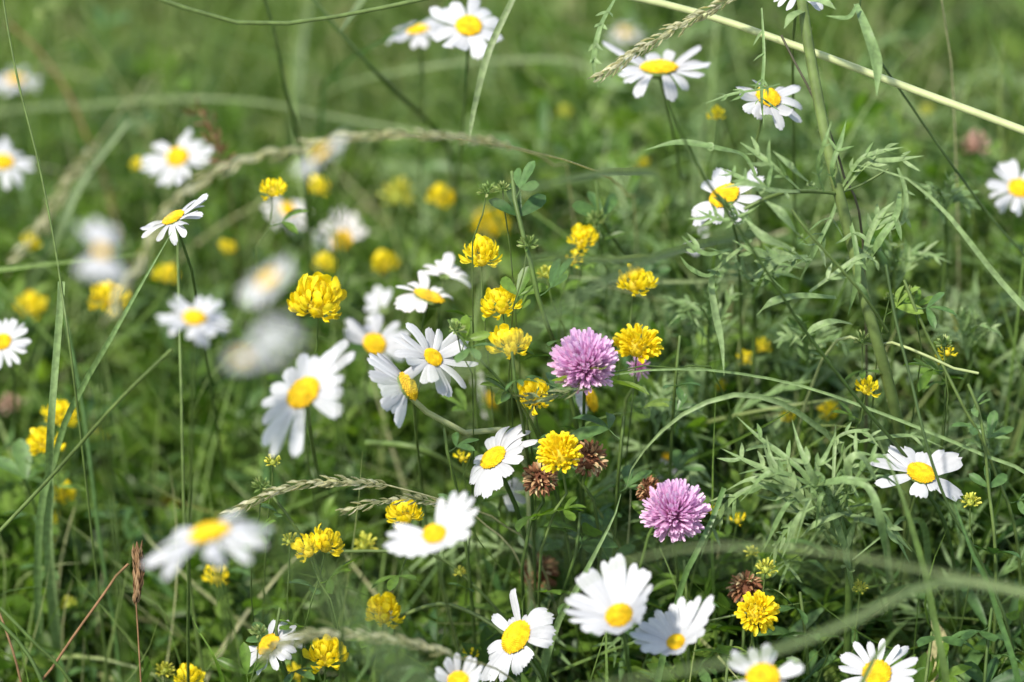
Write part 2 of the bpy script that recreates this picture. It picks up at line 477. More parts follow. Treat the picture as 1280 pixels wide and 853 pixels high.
def meadow_grass():
    r = np.random.default_rng(8)
    pr = [blade_proto(r, r.uniform(.22, .36), r.uniform(.0009, .0022), r.uniform(.2, 1.0)) for _ in range(16)]
    x, y = wedge(r, 3000, 1.62, 2.5, 1.5)
    z = canopy(x, y) - r.uniform(.17, .33, len(x))
    a = batch(pr, x, y, z, r, .35, .6, 1.15, 1.96)
    x, y = wedge(r, 3200, 2.3, 4.3, 1.8)
    k = dim(x, y, r); x, y = x[k], y[k]
    z = canopy(x, y) * 0 - .02 + r.uniform(-.05, .06, len(x))
    b = batch(pr, x, y, z, r, .35, .9, 1.6, 2.2)
    a.v += b.v; a.f += [f + a.n for f in b.f]; a.c += b.c; a.n += b.n
    tag(a.build('grass', GRASS), kind='stuff')
    # loose blades leaning over the herbs
    pr3 = [blade_proto(r, r.uniform(.12, .26), r.uniform(.0004, .0015), r.uniform(.3, 1.2)) for _ in range(14)]
    x, y = wedge(r, 5600, 1.74, 2.6, 1.5)
    z = canopy(x, y) - r.uniform(.02, .13, len(x))
    c = batch(pr3, x, y, z, r, .9, .6, 1.1, 1.96)
    x, y = wedge(r, 3000, 2.4, 4.0, 1.6)
    k = dim(x, y, r); x, y = x[k], y[k]
    d = batch(pr3, x, y, canopy(x, y) - r.uniform(.05, .12, len(x)), r, .7, 1.2, 2.0, 2.15)
    c.v += d.v; c.f += [f + c.n for f in d.f]; c.c += d.c; c.n += d.n
    pr4 = [blade_proto(r, r.uniform(.26, .5), r.uniform(.0012, .0036), r.uniform(.5, 1.25), 12) for _ in range(18)]
    x, y = wedge(r, 900, 2.35, 3.9, 1.6)
    k = dim(x, y, r) | (r.uniform(0, 1, len(x)) < .35); x, y = x[k], y[k]
    e = batch(pr4, x, y, canopy(x, y) - r.uniform(.0, .16, len(x)) - .05, r, .45, .8, 1.25, 2.25)
    c.v += e.v; c.f += [f + c.n for f in e.f]; c.c += e.c; c.n += e.n
    tag(c.build('leaning_grass', GRASS), kind='stuff')
    x, y = wedge(r, 420, 2.0, 3.8, 1.5)
    dead = batch(pr3, x, y, canopy(x, y) - r.uniform(.03, .12, len(x)), r, .9, .5, 1.1, 2.0)
    tag(dead.build('dry_grass', STRAW), kind='stuff')
    # sparse coarse cover out to where no camera near the photograph's looks closely
    pr2 = [sprig_proto(r, .2, 4, .05) for _ in range(3)] + [blade_proto(r, .4, .004, .7, 6) for _ in range(4)]
    n = 9000
    x = r.uniform(-3.5, 3.5, n); y = r.uniform(-.2, 9, n)
    out = (np.abs(x) > .135 * y * 1.25 + .02) | (y > 4.1)
    x, y = x[out], y[out]
    z = .02 + .22 * r.uniform(0, 1, len(x))
    tag(batch(pr2, x, y, z, r, .35, .7, 1.4).build('meadow_grass', GRASS), kind='stuff')
meadow_grass()

# ------------------------------------------------------------------ daisies
def foot(p, dx=0, dy=.03):
    return np.array([p[0] + dx, p[1] + dy, -.02])

def disc_geo(mb, c, n, rd, nf, r, dome=.42):
    n = nrm(n); u = nrm(RT - np.dot(RT, n) * n); v = np.cross(n, u)
    # under-dome
    rows, cols = 7, 20
    rr = np.linspace(0.02, 1, rows); a = np.linspace(0, 2 * math.pi, cols, endpoint=False)
    zz = dome * (np.sqrt(np.maximum(0, 1 - rr ** 2 * .96))) - .12 * np.exp(-(rr / .25) ** 2)
    V = c + rd * (rr[:, None, None] * (np.cos(a)[None, :, None] * u + np.sin(a)[None, :, None] * v) + zz[:, None, None] * n)
    C = np.zeros((rows, cols, 3)); C[..., 0] = .3; C[..., 1] = rr[:, None]
    mb.add(V.reshape(-1, 3), gridfaces(rows, cols, True), C.reshape(-1, 3))
    for i in range(nf):
        q = math.sqrt((i + .5) / nf); an = i * 2.39996
        z = dome * math.sqrt(max(0, 1 - q * q * .96)) - .12 * math.exp(-(q / .25) ** 2)
        dirr = u * math.cos(an) + v * math.sin(an)
        nn = nrm(n * (1.15 - q) + dirr * q * .8)
        B = basis(nn, u + .1 * v)
        s = rd * .95 / math.sqrt(nf) * r.uniform(.85, 1.1); h = s * r.uniform(1.2, 2.0)
        p0 = c + rd * (dirr * q + n * z)
        ring = np.array([[-1, 0, -1], [1, 0, -1], [1, 0, 1], [-1, 0, 1]], float)
        V = np.vstack([p0 + (ring * [s * .75, 1, s * .75] + [0, -h * .2, 0]) @ B.T, p0 + (ring * [s * .8, 1, s * .8] + [0, h * .5, 0]) @ B.T,
                       p0 + (ring * [s * .3, 1, s * .3] + [0, h * .95, 0]) @ B.T])
        F = np.array([[0, 1, 5, 4], [1, 2, 6, 5], [2, 3, 7, 6], [3, 0, 4, 7], [4, 5, 9, 8], [5, 6, 10, 9], [6, 7, 11, 10], [7, 4, 8, 11], [8, 9, 10, 11]])
        mb.add(V, F, (r.uniform(0, 1), q, .5))

def petal(mb, c, n, az, L, w, r0, e0, e1, r, u, v, twist=0.0, curl=0.0, rows=9):
    d = u * math.cos(az) + v * math.sin(az)
    s = np.linspace(0, 1, rows)
    ang = e0 + (e1 - e0) * s + curl * np.maximum(0, s - .65) ** 1.5 * 6
    st = (L - r0) / (rows - 1)
    p = [c + d * r0]
    for k in range(rows - 1):
        p.append(p[-1] + st * (d * math.cos(ang[k]) + n * math.sin(ang[k])))
    p = np.array(p)
    side = np.cross(d, n)
    side = nrm(side); sd = np.tile(side, (rows, 1))
    t = nrms(np.gradient(p, axis=0)); up = np.cross(sd, t)
    tw = twist * s[:, None]
    sd2 = sd * np.cos(tw) + up * np.sin(tw); up2 = up * np.cos(tw) - sd * np.sin(tw)
    wv = np.interp(s, [0, .15, .45, .75, .92, 1], [.45, .68, .95, 1.0, .82, .45]) * w
    x = np.array([-1, -.55, 0, .55, 1.0]); gz = np.array([-.10, .05, -.05, .05, -.10]) * r.uniform(.7, 2.0)
    V = p[:, None] + wv[:, None, None] * (x[None, :, None] * sd2[:, None] + gz[None, :, None] * up2[:, None] * 1.4)
    V[-1, [0, 4]] -= t[-1] * w * .35; V[-1, 2] -= t[-1] * w * r.uniform(.1, .4)
    rip = np.sin(s * r.uniform(4, 9) + r.uniform(0, 6))[:, None, None] * w * .06
    V = V + rip * up2[:, None] * x[None, :, None]
    C = np.zeros((rows, 5, 3)); C[..., 0] = r.uniform(0, 1); C[..., 1] = s[:, None]; C[..., 2] = np.abs(x)[None] / 2 + .25
    mb.add(V.reshape(-1, 3), gridfaces(rows, 5), C.reshape(-1, 3))

def daisy(px, py, d, R, n, label, np_=20, droop=0.0, dv=.12, miss=(), cust=None, rd=.29, wf=1.0, stem=None, withered=False,
          rnd=1, e0=.15, nf=None, stemr=.85, disc=True, group='oxeye daisies', bend=.0, dome=.30, fdx=0.0, smat=None):
    r = np.random.default_rng(1000 + rnd * 17 + int(px) * 3 + int(py))
    c = P(px, py, d); n = D(*n)
    u = nrm(RT - np.dot(RT, n) * n); v = np.cross(n, u)
    Rm = R * K * d; rdm = rd * Rm
    stp = [c - n * rdm * .35]
    if stem:
        stp += [P(*s) for s in stem]
        stp.append(foot(stp[-1], fdx))
    else:
        q = c - n * Rm * .9; q[2] -= Rm * .5
        stp += [q, foot(q, fdx + r.uniform(-.05, .05), r.uniform(.16, .30))]
        m = (stp[1] + stp[2]) / 2 + np.array([r.uniform(-.008, .008), 0, 0]); stp.insert(2, m)
    root = empty('daisy', stp[-1], label, 'daisy', group)
    mb = MB(); pth = spline(stp, 18)
    tube(mb, pth, np.linspace(stemr * .9, stemr * 1.15, 18) * .001, r.uniform(.3, .8), 7)
    mb.build('stem', smat or STEM, root)
    pet = MB()
    wbase = Rm * .124 * wf
    if cust:
        for cc in cust:
            az, L, a0, a1 = cc[:4]; ww = cc[4] if len(cc) > 4 else 1; tw = cc[5] if len(cc) > 5 else 0; cu = cc[6] if len(cc) > 6 else 0
            petal(pet, c - n * rdm * .05, n, math.radians(az), Rm * L, wbase * ww, rdm * .8, a0, a1, r, u, v, tw, cu, 11)
    else:
        for i in range(np_):
            az = 360 / np_ * (i + r.uniform(-.42, .42))
            if r.uniform() < .05: continue
            cu = r.uniform(.4, 1.1) if r.uniform() < .16 else 0
            if any((az % 360 > a) and (az % 360 < b) for a, b in miss): continue
            L = Rm * r.uniform(.84, 1.06)
            petal(pet, c - n * rdm * (.05 + .06 * (i % 2)), n, math.radians(az), L, wbase * r.uniform(.72, 1.05) * 20 / np_ * .9, rdm * .8,
                  e0 + r.normal() * dv * .5, droop + r.normal() * dv * 1.4 - cu, r, u, v, r.normal() * .35)
    pet.build('ray_petals', PETALW if withered else PETAL, root)
    if disc:
        db = MB(); disc_geo(db, c, n, rdm, nf or (190 if abs(d - 2) < .16 else 70), r, dome)
        db.build('disc', DISC, root)
    cb = MB()
    rows = 5; a = np.linspace(0, 2 * math.pi, 14, endpoint=False)
    rr = np.array([.15, .6, .95, 1.0, .92]); zz = np.array([-.45, -.42, -.22, -.05, .05])
    V = c + rdm * (rr[:, None, None] * (np.cos(a)[None, :, None] * u + np.sin(a)[None, :, None] * v) + zz[:, None, None] * n)
    C = np.zeros((5, 14, 3)); C[..., 0] = np.tile([.2, .8], 7)[None]
    cb.add(V.reshape(-1, 3), gridfaces(5, 14, True), C.reshape(-1, 3))
    cb.build('calyx', CALYX, root)
    return root

daisy(222, 197, 2.28, 48, (-.2, .55, .8), 'blurred daisy facing the camera above the drooping grass head in the upper left', miss=((100, 118),), droop=-.1)
daisy(4, 203, 2.3, 42, (.1, .6, .8), 'daisy half cut off by the upper left edge of the meadow picture', droop=-.25)
daisy(20, 100, 2.5, 36, (0, .85, .5), 'soft distant daisy in the top left corner above the half cut off one', droop=-.3)
daisy(127, 315, 1.56, 46, (.42, .45, .75), 'out of focus daisy with only upper and lower petals, right of the thin snapped stalk', miss=((-1, 38), (142, 212), (330, 361)), droop=-.1, e0=.1, rd=.20, wf=1.6, np_=22)
daisy(217, 273, 2.02, 50, (-.42, .80, .42), 'tilted daisy seen edge on beside a curved grass head, thin stalk under it', np_=18, miss=((95, 150), (215, 235)), droop=-.2, dv=.25)
daisy(243, 398, 1.80, 48, (.1, .78, .62), 'round blurred white daisy whose stalk runs straight down the left side', np_=26, droop=-.05, wf=1.25)
daisy(335, 350, 1.54, 44, (-.52, .62, .45), 'blurred slanting daisy between the round one and the big yellow medick', np_=22, droop=-.1)
daisy(345, 425, 1.42, 36, (.15, .6, .75), 'faintest daisy, a milky smear above the large open one', np_=20, droop=-.4, disc=False, miss=((300, 350),))
daisy(402, 192, 1.60, 44, (-.60, .75, .22), 'blurred daisy seen from its side against the straw coloured grass heads', np_=20, droop=-.1)
daisy(360, 262, 2.35, 32, (.3, .4, .8), 'withered pinkish daisy behind the small yellow medick of the upper left', withered=True, droop=-.6, dv=.4, miss=((60, 110),))
daisy(428, 300, 2.38, 42, (-.3, .3, .8), 'faded daisy with petals fanned upward, behind the slanting blurred one', withered=True, miss=((200, 350),), droop=.3, dv=.3)
daisy(3, 428, 2.12, 40, (-.25, .5, .8), 'daisy at the left edge halfway down, right half showing', droop=-.15)
# large daisy, centre left
daisy(380, 492, 1.87, 72, (-.46, .54, .64), 'largest open daisy with long drooping petals, left of the centre', rd=.32, stemr=1.1, stem=[(388, 540, 1.98), (398, 600, 2.15), (404, 640, 2.3)], cust=[
    (95, .95, .1, -.1, 1.1), (75, .8, .2, -.1, 1.0), (120, .85, .1, -.2, 1.1), (48, 1.25, .2, -.3, 1.15), (35, 1.15, .1, -.4, 1.1), (10, .8, .2, -.6, 1.0), (-14, .78, .1, -.7, 1.15),
    (145, .95, 0, -.3, 1.1), (168, .95, .1, -.3, 1.0), (190, 1.0, .1, -.6, 1.1), (212, 1.2, 0, -.6, 1.2), (228, 1.25, -.1, -.5, 1.1), (255, 1.2, -.1, -.5, 1.2), (-42, .95, 0, -.5, 1.25), (60, 1.05, .1, -.4, 1.0)])
daisy(508, 484, 1.97, 64, (.80, .42, .30), 'daisy turned away with its petals swept down to the left', cust=[
    (a, .92 + .1 * math.sin(a), -.3, -.5 - .1 * math.sin(a * 3), 1.2) for a in (95, 112, 128, 143, 158, 172, 187, 203, 218, 232, 247, 262, 278)], dome=.5,
      stem=[(540, 520, 2.0), (600, 552, 2.02), (660, 600, 2.06)], stemr=1.7, smat=PSTEM)
daisy(541, 447, 1.98, 57, (.48, .50, .68), 'white daisy with a small disc, just above the turned away one', np_=19, rd=.22, droop=-.3, dv=.4, wf=1.2, miss=((232, 250),))
daisy(468, 430, 2.15, 50, (.25, .4, .75), 'soft daisy right of the largest one, petals standing up', np_=16, miss=((190, 300),), droop=.1, dv=.3)
daisy(536, 372, 2.08, 56, (.30, .86, .25), 'withering daisy with curled grey petals, left of the yellow medick spikes', withered=True, rd=.34, cust=[
    (175, .8, -.3, -1.0, 1.3), (195, .85, -.3, -1.1, 1.2), (215, .9, -.3, -1.0, 1.2), (235, .9, -.2, -.9, 1.1), (155, .85, .2, -.5, 1.0), (135, .8, .8, -.8, 1.0, .3, -1), (110, .95, .9, .2, 1.1), (75, .9, .8, -.8, 1.1, .3, -1.2), (50, .9, .6, -.9, 1.0), (255, .7, -.2, -1, 1.0)])
daisy(612, 503, 2.24, 42, (.85, .35, .35), 'blurred closing daisy with two petal tufts, left of the lower medick spike', withered=True, np_=16, miss=((-1, 95), (170, 200), (265, 361)), droop=-.2)
daisy(617, 573, 2.0, 56, (-.52, .66, .52), 'sharp daisy touching the withered brown clover head', rd=.32, stemr=1.4, nf=240, cust=[
    (95, .75, .8, -.6, 1.1), (150, .6, .3, -.3, 1.2), (175, .95, .1, -1.3, 1.1), (205, .8, 0, -.5, 1.1), (228, 1.0, 0, -.8, 1.2), (250, 1.05, -.1, -.5, 1.25), (272, 1.0, 0, -.4, 1.2), (-62, .85, 0, -.3, 1.2), (-35, .95, .2, -.2, 1.1),
    (-12, .85, .3, -.2, 1.1), (18, .8, .3, -.3, 1.3), (38, 1.05, .4, -.3, 1.1), (55, 1.15, .4, -.8, 1.0, .3, -.8), (70, 1.1, .6, -.9, 1.0), (5, 1.1, .1, -.5, 1.0), (28, 1.1, .5, -.9, .9)])
daisy(262, 668, 1.72, 88, (-.22, .90, .35), 'big near daisy with sagging petals above the dry brown spike', rd=.27, stemr=1.7, np_=20, droop=-.75, e0=.1, dv=.25, miss=((235, 262),))
daisy(543, 668, 1.86, 62, (-.15, .66, .72), 'blurred daisy with raised right petals beside two small yellow heads', rd=.24, cust=[
    (158, .9, .1, 0, .8), (172, 1.0, .1, -.1, .8), (186, 1.08, .1, -.3, .8), (198, 1.0, .1, -.1, .8), (205, .9, .1, -.2, 1.0), (220, .75, .1, -.2, 1.0), (238, .6, .1, -.2, 1.1), (258, .5, .1, 0, 1.1), (278, .48, .2, .1, 1.1), (300, .5, .3, .1, 1.1), (325, .6, .3, .2, 1.1), (345, .8, .3, .2, 1.1),
    (5, .9, .4, .3, .8), (18, 1.05, .5, .2, .8), (30, 1.12, .5, .5, .75), (42, 1.1, .6, .5, .8), (55, 1.0, .6, .6, .7), (72, .8, .7, .6, .7)])
daisy(646, 797, 1.985, 60, (-.62, .48, .62), 'sharp daisy at the bottom with one petal standing up and curled over', rd=.37, stemr=1.4, nf=300, cust=[
    (82, 1.15, .55, .5, .85, .1, -1.6), (128, 1.02, .1, .05, .95), (105, .55, .3, .1, 1.0), (178, .85, .3, -.5, 1.1), (192, .9, .2, -.7, 1.1), (207, 1.25, .1, -.5, 1.2), (222, 1.1, .1, -.3, 1.25), (240, 1.0, .1, -.4, 1.1),
    (262, .85, 0, -.7, 1.15), (280, .75, 0, -.6, 1.2), (38, .95, .5, -1.2, 1.15), (18, 1.0, .5, -1.3, 1.55), (-8, .98, .4, -1.3, 1.45), (-24, .95, .3, -1.2, 1.3), (60, .55, .4, -.6, 1.0), (296, .7, 0, -.6, 1.0)])
daisy(774, 770, 1.90, 72, (-.22, .62, .75), 'wide cup shaped daisy near the bottom with petals fanned up to the left', rd=.24, stemr=1.2, cust=[
    (a + 3 * math.sin(a * 7), L + .05 * math.sin(a * 3), .45 + .12 * math.sin(a * 2.3), .25 + .25 * math.sin(a * 1.7), .80 + .12 * math.sin(a * 5), .25 * math.sin(a * 3.1)) for a, L in ((178, 1.0), (163, 1.05), (150, 1.0), (138, 1.08), (126, 1.0), (115, 1.05), (104, 1.1), (93, 1.05), (82, 1.1), (70, 1.0), (58, 1.02), (47, .95), (35, .85), (192, .95), (205, .8), (20, .65), (220, .6), (238, .5), (256, .42), (275, .4), (295, .42), (318, .42), (340, .45), (3, .5))])
daisy(845, 803, 1.93, 58, (-.28, .62, .73), 'narrower cupped daisy at the bottom, right of the wide cup shaped one', rd=.20, cust=[
    (a + 3 * math.sin(a * 5), L + .06 * math.sin(a * 3), .5 + .12 * math.sin(a * 2.3), .3 + .25 * math.sin(a * 1.9), .80 + .12 * math.sin(a * 4), .25 * math.sin(a * 3.1)) for a, L in ((182, .98), (170, 1.0), (158, .95), (145, .9), (132, .82), (118, .85), (104, .8), (90, .9), (76, 1.0), (62, 1.05), (50, 1.2), (40, 1.28), (30, 1.15), (18, .95), (195, .8), (5, .7), (212, .6), (235, .45), (262, .4), (290, .42), (318, .45), (342, .55))])
daisy(336, 806, 2.0, 46, (-.48, .62, .58), 'small sharp daisy at the lower left with a green bud beside it', rd=.34, np_=19, miss=((95, 155),), droop=-.35, dv=.2, stemr=1.1, nf=200)
daisy(573, 852, 1.92, 40, (0, .50, .75), 'daisy at the bottom edge with upright petals, left of the curled petal one', np_=16, e0=.9, droop=.7, rd=.35)
daisy(954, 848, 1.86, 52, (-.05, .62, .78), 'daisy at the bottom edge behind a pale leaning grass blade', np_=17, e0=.4, droop=.2, dv=.3, rd=.4, miss=((40, 62), (160, 175)))
daisy(1096, 842, 1.96, 56, (-.1, .55, .80), 'daisy at the bottom edge farthest to the right, a green blade crossing it', np_=19, rd=.32, droop=.05, wf=.95, e0=.2)
# sharp daisy on the right
daisy(1151, 592, 2.0, 60, (.20, .72, .62), 'sharp daisy on the right missing several petals, among grey green leaves', rd=.30, nf=260, stemr=1.2, wf=1.35, cust=[
    (118, .78, .2, .1, 1.3), (80, .62, .3, .2, 1.05), (28, 1.0, .55, .2, 1.5), (48, .85, .5, .2, 1.0), (-22, 1.0, -.1, -.3, 1.45), (-50, .5, -.1, -.3, .8), (-95, .62, -.3, -.6, 1.2), (152, .9, .1, -.2, .9), (168, 1.15, .1, -.3, .95), (205, 1.1, 0, -.2, .9), (140, .9, .3, .1, .8)])
daisy(906, 246, 2.05, 54, (-.40, .66, .62), 'daisy half hidden by feathery leaves of the tall plant on the right', rd=.36, np_=14, droop=-.1, dv=.25, wf=1.15, miss=((50, 75),))
daisy(960, 122, 2.04, 50, (.30, .62, .70), 'daisy crossed by a thin leaf stalk, under the thick pale straw', rd=.32, np_=15, miss=((60, 85), (120, 150)), droop=-.2, dv=.3, wf=1.1)
daisy(824, 86, 2.10, 66, (-.02, .92, .35), 'blurred daisy with ragged curled petals near the top, under a grass seed head', rd=.34, cust=[
    (170, .75, .1, -.1, 1.3), (190, .8, .1, -.4, 1.3), (210, .8, 0, -.6, 1.3), (150, 1.3, .4, .4, .8), (232, .9, -.2, -1.3, 1.1), (-70, .9, -.4, -1.4, 1.0), (-40, .8, -.2, -1.2, 1.0), (-18, .9, 0, -.2, 1.2), (-2, 1.0, .2, .1, 1.2),
    (14, 1.05, .5, -.8, 1.1), (28, 1.0, .6, .3, 1.0), (60, .6, 1.2, .8, 1.0), (130, .8, .3, 0, 1.2), (100, .7, .5, .1, 1.2)], stem=[(838, 150, 2.12), (850, 220, 2.18), (860, 300, 2.3)])
daisy(586, 33, 2.12, 54, (.05, .60, .80), 'daisy at the top edge with an orange yellow disc and lower petals spread', rd=.30, np_=13, droop=-.15, dv=.3, wf=1.15, miss=((355, 361), (0, 12)), withered=False)
daisy(522, 38, 2.22, 44, (-.15, .86, .42), 'blurred daisy at the top edge, left neighbour of the orange disc one', np_=16, droop=-.6, dv=.25)
daisy(1274, 236, 2.16, 48, (.1, .60, .78), 'daisy cut off by the right edge of the meadow picture', droop=-.1, dv=.2)
daisy(998, -14, 2.02, 46, (.1, .7, .6), 'daisy cut off by the top edge behind the tall hairy stem', droop=-.2, dv=.2)
daisy(781, 40, 2.55, 26, (0, .8, .55), 'pale grey distant daisy, a small smudge left of the ragged one', withered=True, droop=-.4)
daisy(738, 500, 2.08, 34, (.85, .30, .40), 'white petals and a yellow disc peeping out under the upper pink clover', cust=[(a, 1, -.1, -.3, 1.5) for a in (165, 190, 215, 240)], rd=.45)
daisy(838, 572, 2.14, 34, (.1, .8, .3), 'drooping white petals showing above the lower pink clover', cust=[(200, 1, -1, -1.5, 1.6), (230, 1.1, -1, -1.4, 1.5), (310, 1.1, -1, -1.5, 1.6), (335, .9, -.8, -1.4, 1.6)], rd=.3)
daisy(888, 540, 2.30, 30, (.2, .85, .3), 'tiny blurred daisy with scattered petals above the lower pink clover', cust=[(150, .9, .3, .3, 1.3), (20, .8, .2, -.1, 1.3), (300, 1, -.8, -1.2, 1.3)], rd=.2, disc=False)
daisy(880, 303, 2.22, 26, (0, .5, .8), 'little white blossom half hidden below the daisy with feathery leaves', cust=[(90, .9, .1, 0, 1.6), (200, 1, .1, -.2, 1.6), (230, .9, .1, 0, 1.6)], rd=.3, disc=False)
daisy(628, 612, 2.08, 32, (.2, .5, .8), 'white petals hidden beneath the sharp daisy by the withered clover', cust=[(20, 1, 0, -.3, 1.6), (340, 1.1, 0, -.4, 1.5), (300, 1, 0, -.4, 1.5), (40, .9, 0, -.2, 1.4)], rd=.3, disc=False)
daisy(352, 800, 2.12, 30, (.2, .8, .5), 'thin white petals of a blossom behind the small sharp lower left daisy', cust=[(60, 1, .2, .2, .9), (30, 1.1, .1, 0, 1), (95, .9, .4, .3, .9), (0, 1, -.1, -.3, 1)], rd=.25, disc=False)

daisy(556, 345, 2.10, 40, (.25, .75, .5), 'ragged white petals rising between the withering daisy and the pointed yellow head', withered=True, rd=.2, disc=False, cust=[
    (85, 1.0, .6, .2, 1.5), (110, .8, .7, -.6, 1.3), (140, .9, .3, -.8, 1.3), (40, 1.1, .2, -.8, 1.4), (15, 1.1, .1, -1.0, 1.3), (170, .9, .1, -.9, 1.3), (60, .9, .5, -.7, 1.2)])
daisy(303, 447, 1.45, 26, (0, .8, .5), 'small milky blur of a daisy touching the faintest one at its lower left', np_=14, droop=-.4)
daisy(478, 388, 2.22, 36, (-.3, .6, .7), 'blurred white petals standing above the soft daisy right of the largest one', rd=.22, disc=False, cust=[
    (100, 1.1, .3, .1, 1.4), (125, 1.0, .2, 0, 1.4), (75, 1.0, .3, -.3, 1.3), (150, .8, .1, -.4, 1.3), (200, .7, 0, -.5, 1.2)])

# ------------------------------------------------------------------ yellow medick, clover, buds
def floret_proto(kind):
    mb = MB()
    def rib(y, z, wv, rnd, fold, t0=0., t1=1., cols=3):
        n = len(y); p = np.stack([np.zeros(n), y, z], 1)
        b = MB(); ribbon(b, p, wv, [0, 0, 1], rnd, fold, cols); v, f, c = b.arr()
        c[:, 1] = t0 + (t1 - t0) * c[:, 1]; mb.add(v, f, c)
    y = lambda *a: np.array(a, float)
    if kind == 'medick':
        rib(y(.25, .5, .72, .88, .95), y(.02, .06, .16, .30, .46), y(.07, .17, .25, .24, .10), .6, .35, .2, 1, 5)   # standard
        rib(y(.25, .5, .72, .86), y(-.02, -.02, .02, .06), y(.06, .12, .13, .05), .9, -1.2, .1, .7)                 # wings and keel
        rib(y(.0, .15, .34), y(0, 0, 0), y(.03, .07, .06), .0, -.8, 0, .0)
    elif kind == 'dense':
        rib(y(.1, .4, .7, .92, 1.0), y(0, .05, .10, .08, -.02), y(.06, .13, .18, .17, .08), .6, .7, .2, 1, 5)
        rib(y(.1, .4, .75), y(-.04, -.05, -.02), y(.06, .12, .05), .2, -.9, 0, .5)
    elif kind == 'clover':
        rib(y(0, .3, .6, .85, 1.0), y(0, .02, .04, .07, .12), y(.045, .055, .065, .085, .05), .5, .9, 0, 1, 5)
        rib(y(0, .3, .6, .82), y(-.03, -.04, -.05, -.07), y(.03, .05, .06, .02), .5, -.8, 0, .9)
    elif kind == 'bud':
        rib(y(0, .4, .75, 1.0), y(0, .03, .03, 0), y(.05, .12, .10, .02), .5, .8)
        rib(y(0, .4, .75, 1.0), y(0, -.03, -.03, 0), y(.05, .12, .10, .02), .5, -.8)
    elif kind == 'brown':
        rib(y(0, .3, .6, .85, 1.0), y(0, .08, .05, -.12, -.34), y(.07, .15, .18, .14, .06), .5, .8)
        rib(y(0, .3, .7), y(0, -.04, -.04), y(.05, .08, .02), .1, -.6)
    return mb.arr()
FP = {k: floret_proto(k) for k in ('medick', 'dense', 'clover', 'bud', 'brown')}

def head(mb, c, axis, R, kind, n, r, spread=115, core=.35, elong=1.0, jitter=.25, cut=None):
    axis = nrm(axis); u = nrm(np.cross(axis, [0.3, .5, .2])); v = np.cross(axis, u)
    cmin = math.cos(math.radians(spread)); lop = nrm(r.normal(0, 1, 3))
    for i in range(n):
        ct = 1 - (1 - cmin) * (i + .5) / n + r.uniform(-.04, .04); ct = max(-1, min(1, ct)); st = math.sqrt(1 - ct * ct)
        a = i * 2.39996 + r.uniform(-1, 1) * jitter
        dd = axis * ct * elong + (u * math.cos(a) + v * math.sin(a)) * st
        base = c + dd * R * core - axis * R * .12
        d2 = nrm(dd + axis * .35 + r.normal(0, jitter * (.6 if kind in ('dense', 'brown') else .38), 3))
        if cut is not None and np.dot(d2, cut) > .55: continue
        B = basis(d2, axis if abs(np.dot(d2, axis)) < .95 else u) @ np.array([[math.cos(q := r.uniform(-.4, .4)), 0, math.sin(q)], [0, 1, 0], [-math.sin(q), 0, math.cos(q)]])
        vv, f, cc = xform(FP[kind], B, base, R * (1 - core) * r.uniform(.72, 1.2) * (1 + .16 * float(np.dot(dd, lop))))
        cc = cc.copy(); cc[:, 0] = np.clip(cc[:, 0] + r.normal() * .3, 0, 1)
        mb.add(vv, f, cc)
    # receptacle so the heart is not hollow
    V = []; rows, cols = 6, 8
    for k in range(rows):
        th = math.pi * (k + .3) / (rows - .4)
        for j in range(cols):
            a = 2 * math.pi * j / cols
            V.append(c - axis * R * .12 + (axis * math.cos(th) * elong + (u * math.cos(a) + v * math.sin(a)) * math.sin(th)) * R * core * .9)
    mb.add(np.array(V), gridfaces(rows, cols, True), (.1, 0, 0))

def leafy_stem(root, pth, rad, r, nl, leaf, t0=0.02, t1=.5, mat=STEM, lmat=LEAF, up=(0, 0, 1)):
    mb = MB(); n = len(pth)
    tube(mb, pth, np.linspace(rad * .8, rad * 1.2, n), r.uniform(.3, .8), 6)
    mb.build('stem', mat, root)
    for i in range(nl):
        t = t0 + (t1 - t0) * (i + r.uniform(.2, .8)) / nl
        k = pth[int(t * (n - 1))]
        a = r.uniform(0, 2 * math.pi); el = r.uniform(.1, .9)
        d = np.array([math.cos(a) * math.cos(el), math.sin(a) * math.cos(el) - .2, math.sin(el)])
        lb = MB(); trifoliate(lb, k, d, up, leaf * r.uniform(.75, 1.2), r, LFH, .45)
        lb.build('leaf', lmat, root)

def blossom(px, py, d, R, label, kind='medick', n=22, axis=(0, .7, .5), name='yellow_medick', cat='yellow medick', mat=None, group='yellow medick heads',
            spread=115, core=.35, elong=1.0, nl=2, leaf=.014, stem=None, rad=.5, part='flower_head', lmat=None, rnd=0, fdx=None):
    r = np.random.default_rng(500 + int(px * 7 + py) + rnd)
    c = P(px, py, d); ax = D(*axis); Rm = R * K * d
    if stem: pts = [c] + [P(*s) for s in stem]
    else:
        q = c - ax * Rm * 1.2; q[2] -= Rm * .8
        pts = [c, q, q + np.array([r.uniform(-.015, .015), .01, -.06])]
    pts.append(foot(pts[-1], r.uniform(-.03, .03) if fdx is None else fdx, r.uniform(.10, .24)))
    root = empty(name, pts[-1], label, cat, group)
    leafy_stem(root, spline(pts, 20), rad * .001, r, nl, leaf, lmat=lmat or LEAF)
    mb = MB(); head(mb, c, ax, Rm, kind, n, r, spread, core, elong)
    mb.build(part, mat or YEL, root)
    return root

